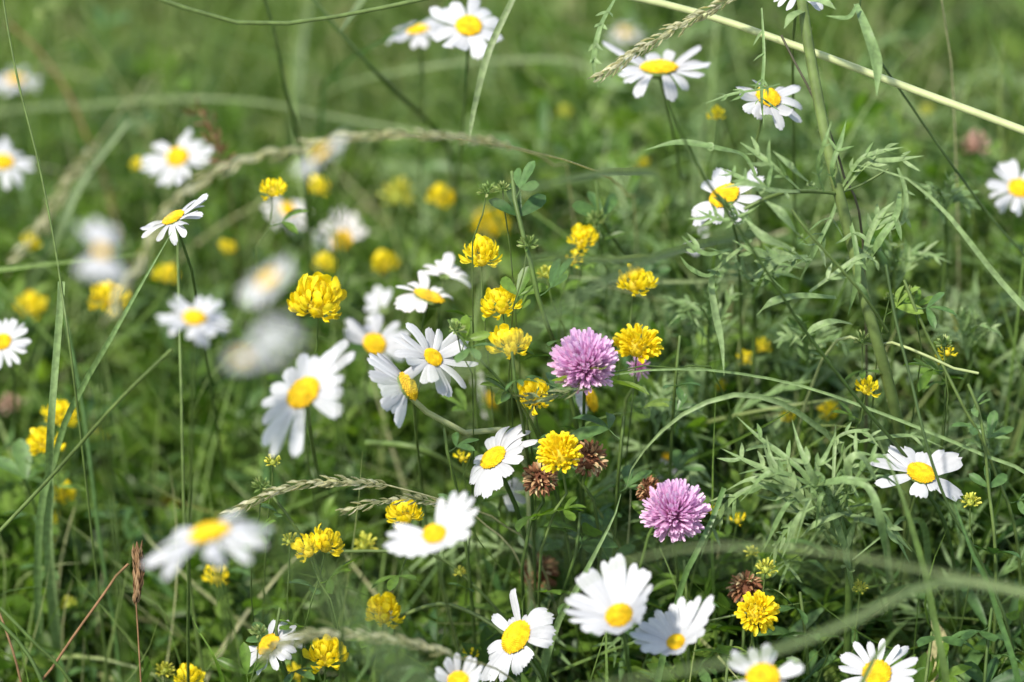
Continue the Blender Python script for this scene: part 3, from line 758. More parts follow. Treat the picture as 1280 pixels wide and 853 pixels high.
Y = [  # px, py, d, R, florets, label
    (398, 381, 2.03, 36, 30, 'large loose yellow medick head right of the blurred slanting daisy', (.1, .8, .5)),
    (341, 238, 2.08, 18, 16, 'small bright yellow medick head beside the pinkish withered daisy', (0, .8, .5)),
    (137, 374, 2.20, 26, 22, 'blurred yellow medick head under the vertical two lobed daisy', (.2, .6, .7)),
    (40, 384, 2.45, 22, 18, 'dull blurred yellow head near the left edge beside the snapped stalk', (0, .8, .5)),
    (209, 345, 2.30, 17, 14, 'narrow yellow head above the round blurred daisy', (.1, .9, .2)),
    (285, 311, 2.45, 12, 12, 'tiny orange yellow dot between the edge on daisy and the faded one', (0, .8, .5)),
    (551, 250, 2.45, 19, 18, 'blurred yellow head in the upper middle, left of the smooth yellow oval', (.1, .8, .4)),
    (602, 322, 2.02, 24, 24, 'yellow medick head with pointed florets crossed by a pale blurred blade', (0, .85, .4)),
    (482, 331, 2.40, 18, 16, 'orange yellow blurred head above the withering curled daisy', (-.2, .8, .4)),
    (406, 330, 2.40, 16, 14, 'blurred orange head just above the large loose medick head', (0, .9, .2)),
    (727, 302, 2.08, 20, 18, 'yellow medick head above a smaller orange one, right of the bud stem', (0, .8, .5)),
    (718, 325, 2.08, 13, 9, 'small orange yellow florets hanging under the medick head right of the bud stem', (.3, .3, .7)),
    (793, 354, 2.05, 25, 24, 'yellow medick head on a blurred pale grass band above the pink clover', (.1, .8, .5)),
    (627, 381, 2.0, 26, 22, 'upper head of the sharp yellow pair left of the pink clover', (-.2, .8, .5)),
    (638, 433, 1.99, 26, 24, 'lower head of the sharp yellow pair left of the pink clover', (-.1, .8, .4)),
    (668, 498, 2.0, 23, 24, 'yellow head with a dark leaflet across it, below left of the upper clover', (-.1, .5, .8)),
    (1083, 486, 2.02, 16, 14, 'small bright yellow head beside the tall stem on the right', (.1, .8, .4)),
    (1184, 440, 2.03, 12, 10, 'orange yellow florets in a green tuft near the right edge', (0, .8, .4)),
    (1174, 450, 2.05, 8, 7, 'few tiny orange florets under the green tuft near the right edge', (0, .5, .6)),
    (953, 434, 2.16, 12, 10, 'small blurred yellow head right of the long hanging leaf', (0, .8, .4)),
    (933, 448, 2.14, 13, 10, 'small orange head touching the yellow one right of the hanging leaf', (0, .6, .6)),
    (900, 484, 2.16, 11, 9, 'small orange head just above the arching pale blade', (0, .8, .4)),
    (507, 645, 2.03, 23, 22, 'yellow medick head right behind the blurred daisy with raised petals', (-.1, .85, .4)),
    (384, 688, 1.98, 20, 16, 'left of the two joined yellow heads at lower left centre', (-.5, .8, .4)),
    (408, 680, 1.99, 24, 20, 'right of the two joined yellow heads at lower left centre', (.3, .8, .4)),
    (271, 722, 2.12, 17, 14, 'yellow head under the sagging near daisy', (0, .7, .5)),
    (480, 768, 2.05, 26, 24, 'yellow medick head above the arching straw, left of the curled petal daisy', (.2, .8, .5)),
    (408, 821, 2.02, 27, 26, 'yellow medick head under the arching straw near the bottom', (.1, .8, .5)),
    (237, 848, 2.05, 20, 18, 'yellow head at the bottom edge in the lower left', (0, .8, .4)),
    (372, 843, 2.10, 15, 12, 'dim yellow florets at the bottom, left of the head under the arching straw', (0, .8, .4)),
    (72, 521, 2.12, 22, 20, 'upper head of the blurred yellow pair at the foot of the flat grass blade', (.3, .8, .4)),
    (55, 556, 2.10, 22, 20, 'lower head of the blurred yellow pair at the foot of the flat grass blade', (-.2, .6, .6)),
    (76, 619, 2.15, 20, 18, 'yellow head under the long slanting stalk on the far left', (.1, .8, .4)),
    (62, 650, 2.2, 14, 12, 'smaller yellow head below the one under the long slanting stalk', (0, .8, .4)),
    (60, 680, 2.22, 12, 9, 'lowest orange florets on the far left under the slanting stalk', (0, .5, .6)),
    (122, 548, 2.3, 15, 12, 'fading orange head where the slanting stalk crosses the thin stem', (0, .7, .4)),
    (590, 817, 2.05, 11, 9, 'tiny yellow head left of the petals of the sharp bottom daisy', (0, .8, .4)),
    (1035, 515, 2.14, 15, 12, 'dull yellow head right of the arching pale blade', (0, .6, .6)),
    (985, 522, 2.12, 12, 10, 'orange florets on a dark stalk at the end of the arching blade', (0, .9, .2)),
    (895, 144, 2.12, 12, 10, 'small yellow head left of the daisy under the thick pale straw', (0, .9, .2)),
    (802, 207, 2.35, 12, 10, 'blurred orange yellow spot in the upper right centre', (0, .8, .4)),
    (172, 207, 2.4, 11, 10, 'yellow spot just left of the blurred upper left daisy', (0, .8, .4)),
    (212, 636, 2.35, 16, 12, 'faint yellow blur above the near sagging daisy', (0, .8, .4)),
    (922, 650, 2.06, 11, 8, 'orange floret half hidden by blades right of the lower pink clover', (0, .7, .5)),
    (892, 640, 2.04, 11, 8, 'yellow florets touching the lower pink clover on its right', (.3, .7, .5)),
    (38, 305, 2.35, 14, 12, 'yellow streak on a slanting seed head at the far left', (.5, .8, .3)),
    (398, 235, 2.3, 16, 14, 'hazy yellow head behind the blurred side on daisy', (0, .8, .4)),
    (578, 572, 2.06, 10, 8, 'yellow flecks just left of the sharp daisy by the withered clover', (0, .6, .6)),
]
for a in Y:
    blossom(a[0], a[1], min(a[2], 2.30), a[3] * 1.14, a[5], n=max(8, int(a[4] * 1.35)), axis=a[6], nl=2 if abs(a[2] - 2) < .12 else 1)
blossom(797, 431, 2.03, 32, 'dense round yellow head behind the upper pink clover', 'dense', 90, (.1, .8, .5), core=.45, nl=3)
blossom(700, 568, 1.98, 30, 'round egg yellow head between two withered brown clover heads', 'dense', 150, (-.25, .75, .6), core=.5, nl=3, elong=1.15, rad=.9)
blossom(946, 766, 1.99, 28, 'round orange yellow head in front of a withered brown clover, lower right', 'dense', 125, (.1, .4, .9), core=.5, nl=2, rad=.9)
blossom(615, 279, 2.33, 25, 'smooth blurred yellow oval behind the upper end of the bud stem', 'dense', 60, (0, .8, .5), core=.5, nl=1)
for px, py, d, R, lab in [(682, 342, 2.06, 13, 'pale yellow green bud between the bud stem and the upper medick head'), (957, 711, 2.02, 15, 'lemon yellow opening head above the withered clover of the lower right'),
                          (1213, 627, 2.0, 14, 'lemon yellow bud right of the sharp daisy with missing petals'), (1075, 735, 2.02, 11, 'small yellow green bud alone in the lower right herbs'),
                          (341, 577, 2.0, 12, 'yellow green bud under the largest open daisy'), (362, 676, 2.02, 12, 'pale yellow green bud left of the joined yellow heads'),
                          (455, 681, 2.08, 17, 'pale green bud right of the joined yellow heads'), (86, 755, 2.15, 12, 'blurred yellow green bud left of the dry brown spike'),
                          (205, 838, 2.06, 14, 'greenish bud left of the yellow head at the bottom edge'), (574, 715, 2.05, 9, 'tiny greenish yellow bud under the broad blurred band'),
                          (497, 245, 2.7, 24, 'large hazy lime green blur left of the upper middle yellow head'), (1160, 138, 2.6, 10, 'hazy yellow green spot near the right end of the thick straw'),
                          (706, 140, 2.5, 11, 'blurred lime bud below the ragged daisy tip'), (940, 690, 2.05, 10, 'pale green bud above the lemon yellow opening head')]:
    blossom(px, py, min(d, 2.34), R, lab, 'dense', 26, (0, .8, .45), 'budding_medick', 'medick bud', YELG, 'opening medick buds', nl=1, core=.4)
for px, py, d, R, lab in [(609, 238, 1.98, 15, 'whitish green bud left of the top leaves of the bud stem'), (628, 235, 1.99, 11, 'smaller whitish green bud touching the top leaves of the bud stem'),
                          (660, 305, 1.98, 15, 'spiky green bud in the fork of the bud stem'), (570, 411, 1.97, 13, 'feathery green bud in front of the small disc daisy'),
                          (327, 606, 1.98, 15, 'bristly green bud at the tip of the pale seed head in the lower left'), (324, 790, 1.98, 13, 'round green bud touching the small sharp lower left daisy'),
                          (745, 275, 2.08, 15, 'pale bud with leaves right of the bud stem'), (1138, 365, 2.0, 10, 'small pale bud in the leaf tuft right of the tall stem'),
                          (1112, 372, 2.0, 8, 'smallest pale bud left of the leaf tuft right of the tall stem'), (1180, 430, 2.0, 13, 'cream green bud above the orange florets near the right edge'),
                          (1078, 425, 2.02, 14, 'loose cream green buds left of the tall stem base'), (230, 68 , 2.6, 14, 'vague light green bud cluster in the top left'),
                          (60, 20, 2.5, 18, 'broad light green blur at the top left corner'), (190, 505, 2.35, 24, 'pale green fuzzy head behind the straight thin stalk'), (590, 670, 2.1, 8, 'little green bud right of the raised petal daisy')]:
    blossom(px, py, min(d, 2.34), R, lab, 'bud', 30, (0, .85, .4), 'green_bud', 'green bud', BUD, 'green flower buds', nl=2, core=.3)

def clover(px, py, d, R, label, axis, stem, mat=PINK, n=330, kind='clover', name='pink_clover', cat='pink clover', group='pink clover heads', leaf=.026, nl=3, spread=125, core=.32, elong=.9):
    return blossom(px, py, d, R, label, kind, n, axis, name, cat, mat, group, spread, core, elong, nl, leaf, stem, 1.1)
clover(732, 455, 1.98, 42, 'upper pink clover head in the middle, darker at its lower right', (-.1, .55, .8), [(730, 505, 2.02), (728, 560, 2.06)])
clover(842, 639, 1.99, 42, 'lower pink clover head, paler and rounder', (0, .62, .76), [(842, 690, 2.03), (845, 760, 2.08)])
for px, py, d, R, lab, ax in [(737, 574, 2.01, 30, 'withered brown clover head right behind the round egg yellow head', (.3, .3, .8)), (676, 598, 2.0, 29, 'withered brown clover head below left of the egg yellow head', (-.2, .3, .9)),
                              (674, 714, 2.10, 32, 'blurred dark brown clover head above the curled petal daisy', (0, .5, .8)), (932, 734, 2.03, 29, 'withered brown clover head behind the orange yellow head', (0, .7, .6)),
                              (812, 613, 2.02, 23, 'rusty withered clover head tucked behind the lower pink clover', (-.5, .7, .4))]:
    clover(px, py, d, R * .80, lab, ax, None, RUST, 110, 'brown', 'withered_clover', 'dead clover', 'withered clover heads', nl=2, core=.6, spread=140)
clover(1217, 179, 2.24, 21, 'faded pinkish brown clover head beyond the straw at the upper right', (0, .8, .5), None, PALEPINK, 60, 'clover', 'faded_clover', 'faded clover', None, nl=0, core=.5)
clover(800, 458, 2.06, 17, 'dull pink clover head under the dense round yellow head', (.1, .2, .9), None, PINK, 50, 'clover', 'hidden_clover', 'pink clover', None, nl=0)
for px, py, R, lab in [(1170, 345, 9, 'red brown speck beyond the tall stem on the right'), (1102, 257, 8, 'small red brown speck above the long bent blade'), (1202, 542, 9, 'red brown speck over the sharp right daisy'),
                       (12, 505, 16, 'dim mauve clover blur at the far left edge')]:
    clover(px, py, 2.3, R, lab, (0, .8, .5), None, RUST if R < 12 else PALEPINK, 30, 'brown', 'dry_clover_head', 'dry clover', 'dry clover specks', nl=0)

# ------------------------------------------------------------------ grasses and stalks traced one by one
def pathpts(pts, root=None, n=34):
    p = [P(*q) for q in pts]
    if root is not None:                       # carry the blade on to the soil
        a = p[-1] if root > 0 else p[0]
        b = p[-2] if root > 0 else p[1]
        dr = nrm(a - b)
        m = a + dr * .05; m[2] = max(.04, m[2] - .04)
        f = np.array([m[0] + dr[0] * .06, m[1] + dr[1] * .06 + .09, -.02])
        if root > 0: p += [m, f]
        else: p = [f, m] + p
    return spline(p, n)

def grass(kind, pts, wpx, mat, label, root=1, name=None, cat=None, group=None, rnd=.5, nv=None, fold=.35, tipped=True, leaf_both=False):
    rg = np.random.default_rng(int(abs(pts[0][0]) * 5 + abs(pts[0][1])))
    """kind: blade (tapers to the first point), stalk (round)"""
    p = pathpts(pts, root, 44)
    dm = np.mean([q[2] for q in pts]); wd = wpx * K * dm / 2
    name = name or ('grass_plant' if kind == 'blade' else 'grass_stalk'); cat = cat or ('grass blade' if kind == 'blade' else name.replace('_', ' '))
    o_label = label
    mb = MB(); t = np.linspace(0, 1, len(p))
    if kind == 'blade':
        wv = np.interp(t, [0, .12, .45, .8, 1], [.06 if tipped else .6, .6, 1, .9, .7]) * wd
        ribbon(mb, p, wv, nv, rnd, fold, 5)
    else:
        kk = rg.normal(0, 1, (9, 3)); kn = np.stack([np.interp(t * 8, np.arange(9), kk[:, j]) for j in range(3)], 1)
        node = rg.uniform(.25, .6)
        tube(mb, p + kn * wd * .45, np.interp(t, [0, 1], [.75, 1.1]) * wd * (1 + .5 * np.exp(-((t - node) / .012) ** 2)), rnd, 7)
    o = mb.build(name, mat)
    # put the origin at the foot
    f = p[-1] if (root is None or root > 0) else p[0]
    o.data.transform(__import__('mathutils').Matrix.Translation([-float(x) for x in f]))
    o.location = [float(x) for x in f]
    tag(o, o_label, cat, group or (cat + 's crossing the flowers'))
    return o

def seedhead(pts, wpx, label, mat=STRAW, n=60, stalk=None, size=1.0, name='seed_head', spread=.35, root=1, axr=.5):
    """flower head of a grass: axis with spikelets lying along it; stalk = further points down to the soil"""
    p = spline([P(*q) for q in pts], 40)
    dm = np.mean([q[2] for q in pts]); W = wpx * K * dm / 2
    r = np.random.default_rng(int(pts[0][0] * 3 + pts[0][1]))
    if stalk:
        sp = pathpts([pts[-1]] + stalk, root, 26)
    else:
        sp = pathpts([pts[-2], pts[-1]], 1, 20)[8:]
        sp = np.vstack([p[-1], sp])
    rt = empty(name, sp[-1], label, 'grass seed head', 'grass seed heads')
    mb = MB(); tube(mb, p, np.linspace(.35, .6, 40) * axr * .001, .5, 5); tube(mb, sp, np.linspace(.45, .8, len(sp)) * .001, .4, 5)
    mb.build('stalk', mat if mat is not PALEG else GRASS, rt)
    sb = MB(); L = .0065 * size
    for i in range(n):
        t = (i + r.uniform(0, 1)) / n
        k = t * 39; i0 = min(38, int(k)); a = p[i0] + (p[i0 + 1] - p[i0]) * (k - i0)
        tg = -nrm(p[min(39, i0 + 1)] - p[max(0, i0 - 1)])
        s = nrm(np.cross(tg, BK)); u = np.cross(s, tg)
        an = i * 2.4 + r.uniform(-.5, .5)
        off = s * math.cos(an) + u * math.sin(an)
        env = math.sin(math.pi * min(1, max(0.03, t * .9 + .06))) ** .6
        d = nrm(tg + off * spread * r.uniform(.5, 1.3))
        b0 = a + off * W * env * r.uniform(.1, .6) - tg * L * .3
        LL = L * r.uniform(.8, 1.3)
        q = spline([b0, b0 + d * LL * .5 + off * LL * .06, b0 + d * LL], 5)
        ribbon(sb, q, np.array([.25, .9, 1, .6, .05]) * LL * .15, nrm(off + BK * .3), r.uniform(0, 1), .9)
        ribbon(sb, q + off * LL * .04, np.array([.2, .7, .8, .4, .04]) * LL * .14, nrm(-off + BK * .3), r.uniform(0, 1), .9)
    sb.build('spikelets', mat, rt)
    return rt

Gs = 'stalk'; Gb = 'blade'
# thick pale straw across the top right
grass(Gs, [(730, -12, 2.03), (860, 14, 2.03), (990, 55, 2.02), (1130, 108, 2.01), (1290, 168, 2.0), (1400, 212, 1.99)], 12.5, PSTEM, 'thick pale green straw slanting across the upper right', 1, 'thick_straw', 'straw', rnd=.6)
grass(Gs, [(170, -12, 1.93), (240, 12, 1.94), (310, 30, 1.95), (380, 27, 1.96), (450, 15, 1.97), (560, -8, 1.98), (760, -60, 2.0), (1050, -90, 2.05), (1340, -40, 2.1)], 7, STEM, 'thin green stalk sagging along the top edge on the left', 1, rnd=.8)
grass(Gb, [(585, 182, 2.04), (594, 130, 2.04), (612, 62, 2.04), (650, -20, 2.05)], 9, PALEG, 'pale blade hanging with its tip down under the top edge daisy', None, rnd=.3)
grass(Gb, [(425, 40, 2.15), (455, -5, 2.18), (475, -40, 2.2)], 9, PALEG, 'short pale blade tip under the sagging stalk at the top', None, rnd=.3)
grass(Gs, [(325, -20, 2.12), (345, 50, 2.14), (358, 110, 2.16), (372, 175, 2.2)], 7, STEM, 'green stalk dropping from the top edge left of the sagging one', 1, rnd=.4)
grass(Gs, [(385, -10, 2.16), (440, 60, 2.17), (490, 115, 2.2), (545, 165, 2.3)], 7, STEM, 'dark green stalk slanting down right behind the top edge daisies', 1, rnd=.2)
grass(Gb, [(585, -12, 2.15), (530, 25, 2.17), (470, 55, 2.2), (420, 95, 2.3)], 7, LEAFB, 'blue green blade slanting in front of the blurred top edge daisy', 1, rnd=.3)
grass(Gb, [(395, -25, 2.5), (378, 50, 2.5), (368, 130, 2.5), (362, 200, 2.55)], 20, PALEG, 'wide pale blurred blade standing in the dark upper left', 1, rnd=.1)
# upper left pale bands
grass(Gb, [(700, 170, 2.35), (560, 168, 2.38), (440, 150, 2.4), (330, 128, 2.4), (230, 122, 2.4), (120, 130, 2.45), (-20, 145, 2.5)], 7, PALEG, 'long pale horizontal blade in the upper left background', 1, rnd=.3)
grass(Gb, [(340, 165, 2.5), (420, 110, 2.45), (520, 85, 2.4), (620, 75, 2.4), (740, 82, 2.4)], 8, PALEG, 'pale arching blade behind the top edge daisies', 1, rnd=.3)
grass(Gs, [(10, 28, 2.4), (50, 65, 2.4), (85, 115, 2.4), (108, 170, 2.4), (132, 230, 2.42)], 4, BROWN, 'reddish dry stalk curving down at the top left', 1, 'dry_stalk', rnd=.55)
grass(Gs, [(0, -30, 2.0), (6, 20, 2.0), (24, 110, 2.0), (45, 190, 2.0), (62, 270, 2.0), (76, 352, 2.0)], 3.6, STEM, 'thin stalk rising from the snapped joint to the top left corner', 1, rnd=.7)
grass(Gb, [(77, 352, 2.0), (76, 375, 2.0), (70, 450, 2.01), (64, 530, 2.02), (62, 600, 2.06)], 15, GREYG, 'flat grey green blade standing upright on the left', 1, rnd=.8, tipped=False, fold=.5)
grass(Gb, [(215, 290, 1.99), (180, 350, 1.99), (140, 420, 2.0), (100, 490, 2.02), (72, 560, 2.05)], 11, GREYG, 'straight green blade slanting down left from the edge on daisy', 1, rnd=.4)
grass(Gs, [(214, 438, 1.92), (150, 500, 1.94), (70, 590, 1.98), (-10, 675, 2.0), (-60, 730, 2.0)], 6, STEM, 'long thin stalk running diagonally to the left edge', 1, rnd=.85)
grass(Gs, [(222, 290, 2.06), (224, 360, 2.06), (227, 480, 2.05), (227, 560, 2.05), (229, 660, 2.06), (240, 760, 2.08), (256, 860, 2.1)], 5, STEM, 'straight vertical stalk passing the round blurred daisy', 1, rnd=.7)
grass(Gs, [(82, 395, 2.12), (100, 490, 2.12), (115, 590, 2.12), (130, 710, 2.13), (150, 853, 2.15)], 6, LEAFB, 'blue green stalk bending down the left side', 1, rnd=.6)
grass(Gs, [(0, 760, 1.96), (40, 800, 1.96), (95, 860, 1.97)], 6, STEM, 'green stalk in the lower left corner, lower one', 1, rnd=.5)
grass(Gs, [(-10, 770, 2.0), (30, 810, 2.0), (60, 870, 2.0)], 7, STEM, 'green stalk in the lower left corner, upper one', 1, rnd=.3)
grass(Gs, [(-10, 745, 2.02), (8, 790, 2.02), (28, 860, 2.03)], 4, BROWN, 'thin brown stalk at the lower left edge', 1, 'dry_stalk', rnd=.6)
grass(Gs, [(160, 704, 2.0), (150, 712, 2.0), (128, 745, 2.0), (100, 785, 2.0), (70, 830, 2.0), (40, 880, 2.01)], 4.5, BROWN, 'bent over dry stalk leaning left from the brown spike', 1, 'dry_stalk', rnd=.45)
grass(Gb, [(240, 772, 2.0), (252, 795, 2.0), (268, 822, 2.0), (282, 870, 2.02)], 9, LEAF, 'small green blade leaning right at the bottom left', 1, rnd=.7)
grass(Gb, [(30, 370, 2.35), (70, 300, 2.3), (100, 230, 2.3), (160, 150, 2.3)], 12, PALEG, 'blurred pale blade crossing behind the thin joint stalk', -1, rnd=.1)
grass(Gb, [(60, 155, 2.3), (110, 185, 2.32), (150, 215, 2.35), (195, 260, 2.4)], 10, GREYG, 'blurred grey blade left of the upper left daisy', 1, rnd=.4)
grass(Gb, [(250, 500, 2.3), (310, 460, 2.2), (300, 540, 2.3)], 10, LEAFB, 'blurred dark blade behind the largest daisy', 1, rnd=.2)
# blurred near bands
grass(Gb, [(330, 575, 1.6), (370, 530, 1.6), (430, 495, 1.58), (540, 475, 1.57), (640, 430, 1.57), (700, 385, 1.6), (800, 330, 1.8), (900, 300, 2.1), (1000, 290, 2.4)], 13, PALEG, 'broad out of focus blade sweeping over the turned away daisy', 1, rnd=.2)
grass(Gb, [(330, 650, 1.22), (360, 690, 1.22), (420, 745, 1.22), (520, 860, 1.22), (640, 1000, 1.22)], 44, PALEG, 'widest smear of a blade in front of the lower left daisies', 1, rnd=.0)
grass(Gb, [(430, 720, 1.24), (560, 700, 1.23), (700, 680, 1.22), (820, 690, 1.22), (980, 700, 1.24), (1180, 730, 1.26), (1400, 800, 1.28)], 6, PALEG, 'hazy horizontal blade passing below the lower pink clover', 1, rnd=.0)
grass(Gb, [(655, 815, 1.78), (690, 765, 1.76), (740, 722, 1.74), (800, 697, 1.72), (880, 683, 1.70), (990, 685, 1.70), (1120, 705, 1.70), (1320, 760, 1.7)], 5.5, PALEG, 'arching blurred straw over the two cup shaped daisies', 1, rnd=.5)
grass(Gb, [(700, 866, 1.66), (830, 842, 1.66), (950, 818, 1.68), (1050, 782, 1.70), (1130, 742, 1.72), (1190, 726, 1.74), (1260, 735, 1.75), (1330, 765, 1.75)], 14, PALEG, 'wide pale blade arching over the bottom right daisies', 1, rnd=.35)
grass(Gb, [(640, 590, 1.35), (620, 350, 1.5), (700, 348, 1.5), (860, 340, 1.5)], 6, PALEG, 'pale streak over the yellow head with pointed florets', 1, rnd=.4) if False else None
grass(Gb, [(440, 395, 1.66), (520, 372, 1.66), (600, 345, 1.67), (660, 326, 1.68), (760, 325, 1.85), (820, 330, 2.2)], 11, PALEG, 'pale blurred blade over the yellow head with pointed florets', 1, rnd=.4)
grass(Gb, [(540, 300, 1.7), (590, 268, 1.7), (650, 240, 1.7), (720, 222, 1.78), (780, 215, 2.0), (830, 225, 2.3)], 13, PALEG, 'pale blurred blade over the top of the bud stem', 1, rnd=.4)
# right side
grass(Gb, [(782, 612, 2.0), (790, 585, 1.99), (818, 548, 1.98), (860, 514, 1.97), (915, 494, 1.97), (965, 500, 1.98), (1010, 525, 2.0), (1060, 575, 2.03)], 10, GREYG, 'smooth pale blade arching between the two pink clovers', 1, rnd=.95)
grass(Gb, [(660, 470, 1.96), (720, 490, 1.97), (770, 468, 1.98), (830, 462, 1.98), (900, 464, 1.99), (1000, 482, 2.0), (1110, 520, 2.0), (1220, 565, 2.0), (1310, 610, 2.0)], 5, GREYG, 'long thin blade lying across from the upper clover to the right edge', 1, rnd=.7)
grass(Gb, [(1062, 205, 1.97), (1100, 212, 1.97), (1135, 224, 1.97), (1175, 258, 1.97), (1210, 300, 1.97), (1245, 345, 1.98), (1285, 390, 1.98), (1340, 460, 1.99)], 11, GREYG, 'long bent grey green blade at the upper right', 1, rnd=.9)
grass(Gb, [(720, 800, 2.02), (700, 775, 2.0), (745, 690, 1.99), (768, 640, 1.99), (778, 610, 1.99)], 11, GREYG, 'upright grey green blade left of the lower pink clover', -1, rnd=.6) if False else \
    grass(Gb, [(776, 618, 1.99), (768, 645, 1.99), (745, 690, 1.99), (716, 745, 2.0), (690, 800, 2.02)], 12, GREYG, 'upright grey green blade left of the lower pink clover', 1, rnd=.6)
grass(Gs, [(1076, -12, 2.0), (1070, 5, 2.0), (1090, 60, 2.02), (1130, 120, 2.04), (1185, 200, 2.06), (1240, 275, 2.08), (1300, 350, 2.1)], 4, DSTEM, 'dark stalk slanting down behind the thick straw to the right', 1, rnd=.0)
grass(Gs, [(833, 130, 1.86), (872, 210, 1.88), (920, 280, 1.9), (965, 350, 1.92), (1010, 420, 1.95), (1080, 510, 1.98), (1150, 600, 2.02)], 5.5, STEM, 'dark olive stalk crossing the daisy with feathery leaves', 1, rnd=.15)
grass(Gs, [(978, 45, 2.0), (995, 80, 2.0), (1020, 130, 2.0), (1050, 210, 2.02)], 4, DSTEM, 'thin dark stalk leaning on the tall hairy stem', 1, rnd=.5)
grass(Gs, [(1108, 330, 1.97), (1120, 400, 1.97), (1140, 480, 1.97), (1160, 560, 1.97), (1190, 640, 1.98), (1230, 710, 2.0)], 5, DSTEM, 'dark straight stalk passing the sharp right daisy', 1, rnd=.0)
grass(Gb, [(1095, 545, 1.93), (1120, 600, 1.92), (1140, 660, 1.92), (1165, 760, 1.93)], 12, STEM, 'broad green blurred leaf partly covering the sharp right daisy', 1, rnd=.5)
grass(Gb, [(1205, 640, 1.95), (1190, 620, 1.95), (1215, 690, 1.95), (1245, 760, 1.96)], 10, LEAFB, 'dull green blade below the lemon bud on the right', 1, rnd=.5)
grass(Gb, [(1140, 770, 1.9), (1110, 800, 1.88), (1075, 860, 1.88)], 12, STEM, 'green blade crossing the bottom right daisy', 1, rnd=.6)
grass(Gb, [(1065, 700, 1.98), (1090, 680, 1.98), (1115, 660, 1.99), (1135, 650, 2.02)], 12, GREYG, 'pointed grey green leaf below the sharp right daisy', 1, rnd=.7)
grass(Gs, [(1225, 465, 2.0), (1190, 458, 2.0), (1150, 440, 2.0), (1100, 432, 2.02)], 5, PSTEM, 'pale thin stem lying across the right herbs', 1, rnd=.2)
grass(Gb, [(850, 740, 2.0), (866, 700, 1.99), (890, 650, 1.99), (905, 610, 2.0)], 9, LEAFB, 'narrow blade left of the withered clover of the lower right', -1, rnd=.8)
grass(Gs, [(700, 860, 2.06), (560, 705, 2.05), (470, 690, 2.05), (410, 690, 2.05)], 4, STEM, 'thin stalk curving down right from the joined yellow heads', -1, rnd=.7)
grass(Gs, [(690, 870, 2.02), (640, 800, 2.02), (590, 765, 2.03), (545, 755, 2.05), (490, 775, 2.06)], 5, STEM, 'light green stalk reaching right from the head over the arching straw', -1, rnd=.9)
grass(Gb, [(960, 560, 2.02), (1010, 480, 2.05), (1030, 360, 2.08), (1040, 260, 2.1)], 8, LEAFB, 'upright blade behind the tall stem', -1, rnd=.5) if False else None
grass(Gb, [(820, 230, 2.3), (880, 280, 2.3), (960, 330, 2.35)], 9, PALEG, 'blurred pale blade right of the hazy background', 1, rnd=.1) if False else None
grass(Gb, [(660, 350, 2.12), (700, 345, 2.12), (770, 350, 2.12), (860, 352, 2.12), (940, 345, 2.14), (1010, 330, 2.16)], 9, PALEG, 'pale band of grass behind the medick head above the pink clover', 1, rnd=.4)
grass(Gs, [(695, 700, 1.75), (640, 655, 1.78), (540, 600, 1.82), (450, 540, 1.9)], 12, STEM, 'soft green stem slanting below the turned away daisy', 1, rnd=.6) if False else \
    grass(Gs, [(455, 555, 2.12), (520, 560, 2.1), (580, 590, 2.12), (640, 640, 2.14)], 11, STEM, 'soft green stem slanting below the turned away daisy', 1, rnd=.6)

# seed heads
seedhead([(745, 100, 1.98), (790, 68, 1.98), (850, 32, 1.99), (900, 6, 2.0), (930, -12, 2.0)], 15, 'brownish seed head reaching down to the ragged daisy', STRAW, 90, [(990, -60, 2.02), (1100, -40, 2.05)], 1.0)
seedhead([(288, 642, 1.98), (330, 620, 1.98), (385, 604, 1.98), (440, 603, 1.98), (482, 606, 1.99)], 11, 'straw seed head with a bristly bud at the lower left centre', STRAW, 70, [(540, 622, 2.0), (600, 650, 2.03)], 1.0)
seedhead([(425, 640, 1.99), (470, 628, 1.99), (520, 624, 2.0), (560, 632, 2.01)], 7, 'thinner straw seed head left of the raised petal daisy', STRAW, 34, [(620, 650, 2.04)], .9)
seedhead([(135, 400, 1.72), (175, 325, 1.74), (225, 245, 1.78), (300, 203, 1.80), (390, 185, 1.82)], 9, 'broad blurred seed head curving over the edge on daisy', STRAW, 34, [(480, 172, 1.88), (590, 176, 2.0), (690, 205, 2.15)], 1.6, spread=.2)
seedhead([(380, 180, 1.83), (440, 172, 1.83), (520, 168, 1.84), (600, 176, 1.86), (640, 185, 1.88)], 7, 'pale blurred seed head right of the side on daisy', STRAW, 44, [(720, 205, 2.0), (780, 240, 2.15)], 1.3, spread=.25)
seedhead([(5, 340, 2.3), (45, 290, 2.3), (80, 235, 2.32), (120, 180, 2.35)], 16, 'slanting faded seed head at the far left', STRAW, 50, [(170, 120, 2.4)], 1.4)
seedhead([(60, 820, 1.9), (60, 800, 1.9)], 4, 'x', STRAW, 2) if False else None
seedhead([(330, 820, 1.84), (370, 798, 1.85), (430, 793, 1.86), (500, 800, 1.87), (560, 818, 1.88)], 8, 'straw seed head arching over the bottom yellow head', STRAW, 46, [(640, 850, 1.95)], 1.2)
seedhead([(650, 500, 1.97), (690, 495, 1.97), (740, 478, 1.98), (770, 465, 1.99)], 8, 'greenish seed head lying under the upper pink clover', PALEG, 24, [(840, 460, 2.02)], 1.2)
seedhead([(260, 205, 2.2), (262, 165, 2.2), (238, 130, 2.2)], 20, 'reddish dry grass tuft right of the upper left daisy', BROWN, 22, [(225, 110, 2.25)], 1.3, spread=.9) if False else \
    seedhead([(236, 132, 2.22), (262, 155, 2.22), (272, 185, 2.22), (280, 210, 2.25)], 20, 'reddish dry grass tuft right of the upper left daisy', BROWN, 22, [(290, 260, 2.3)], 1.3, spread=.9)
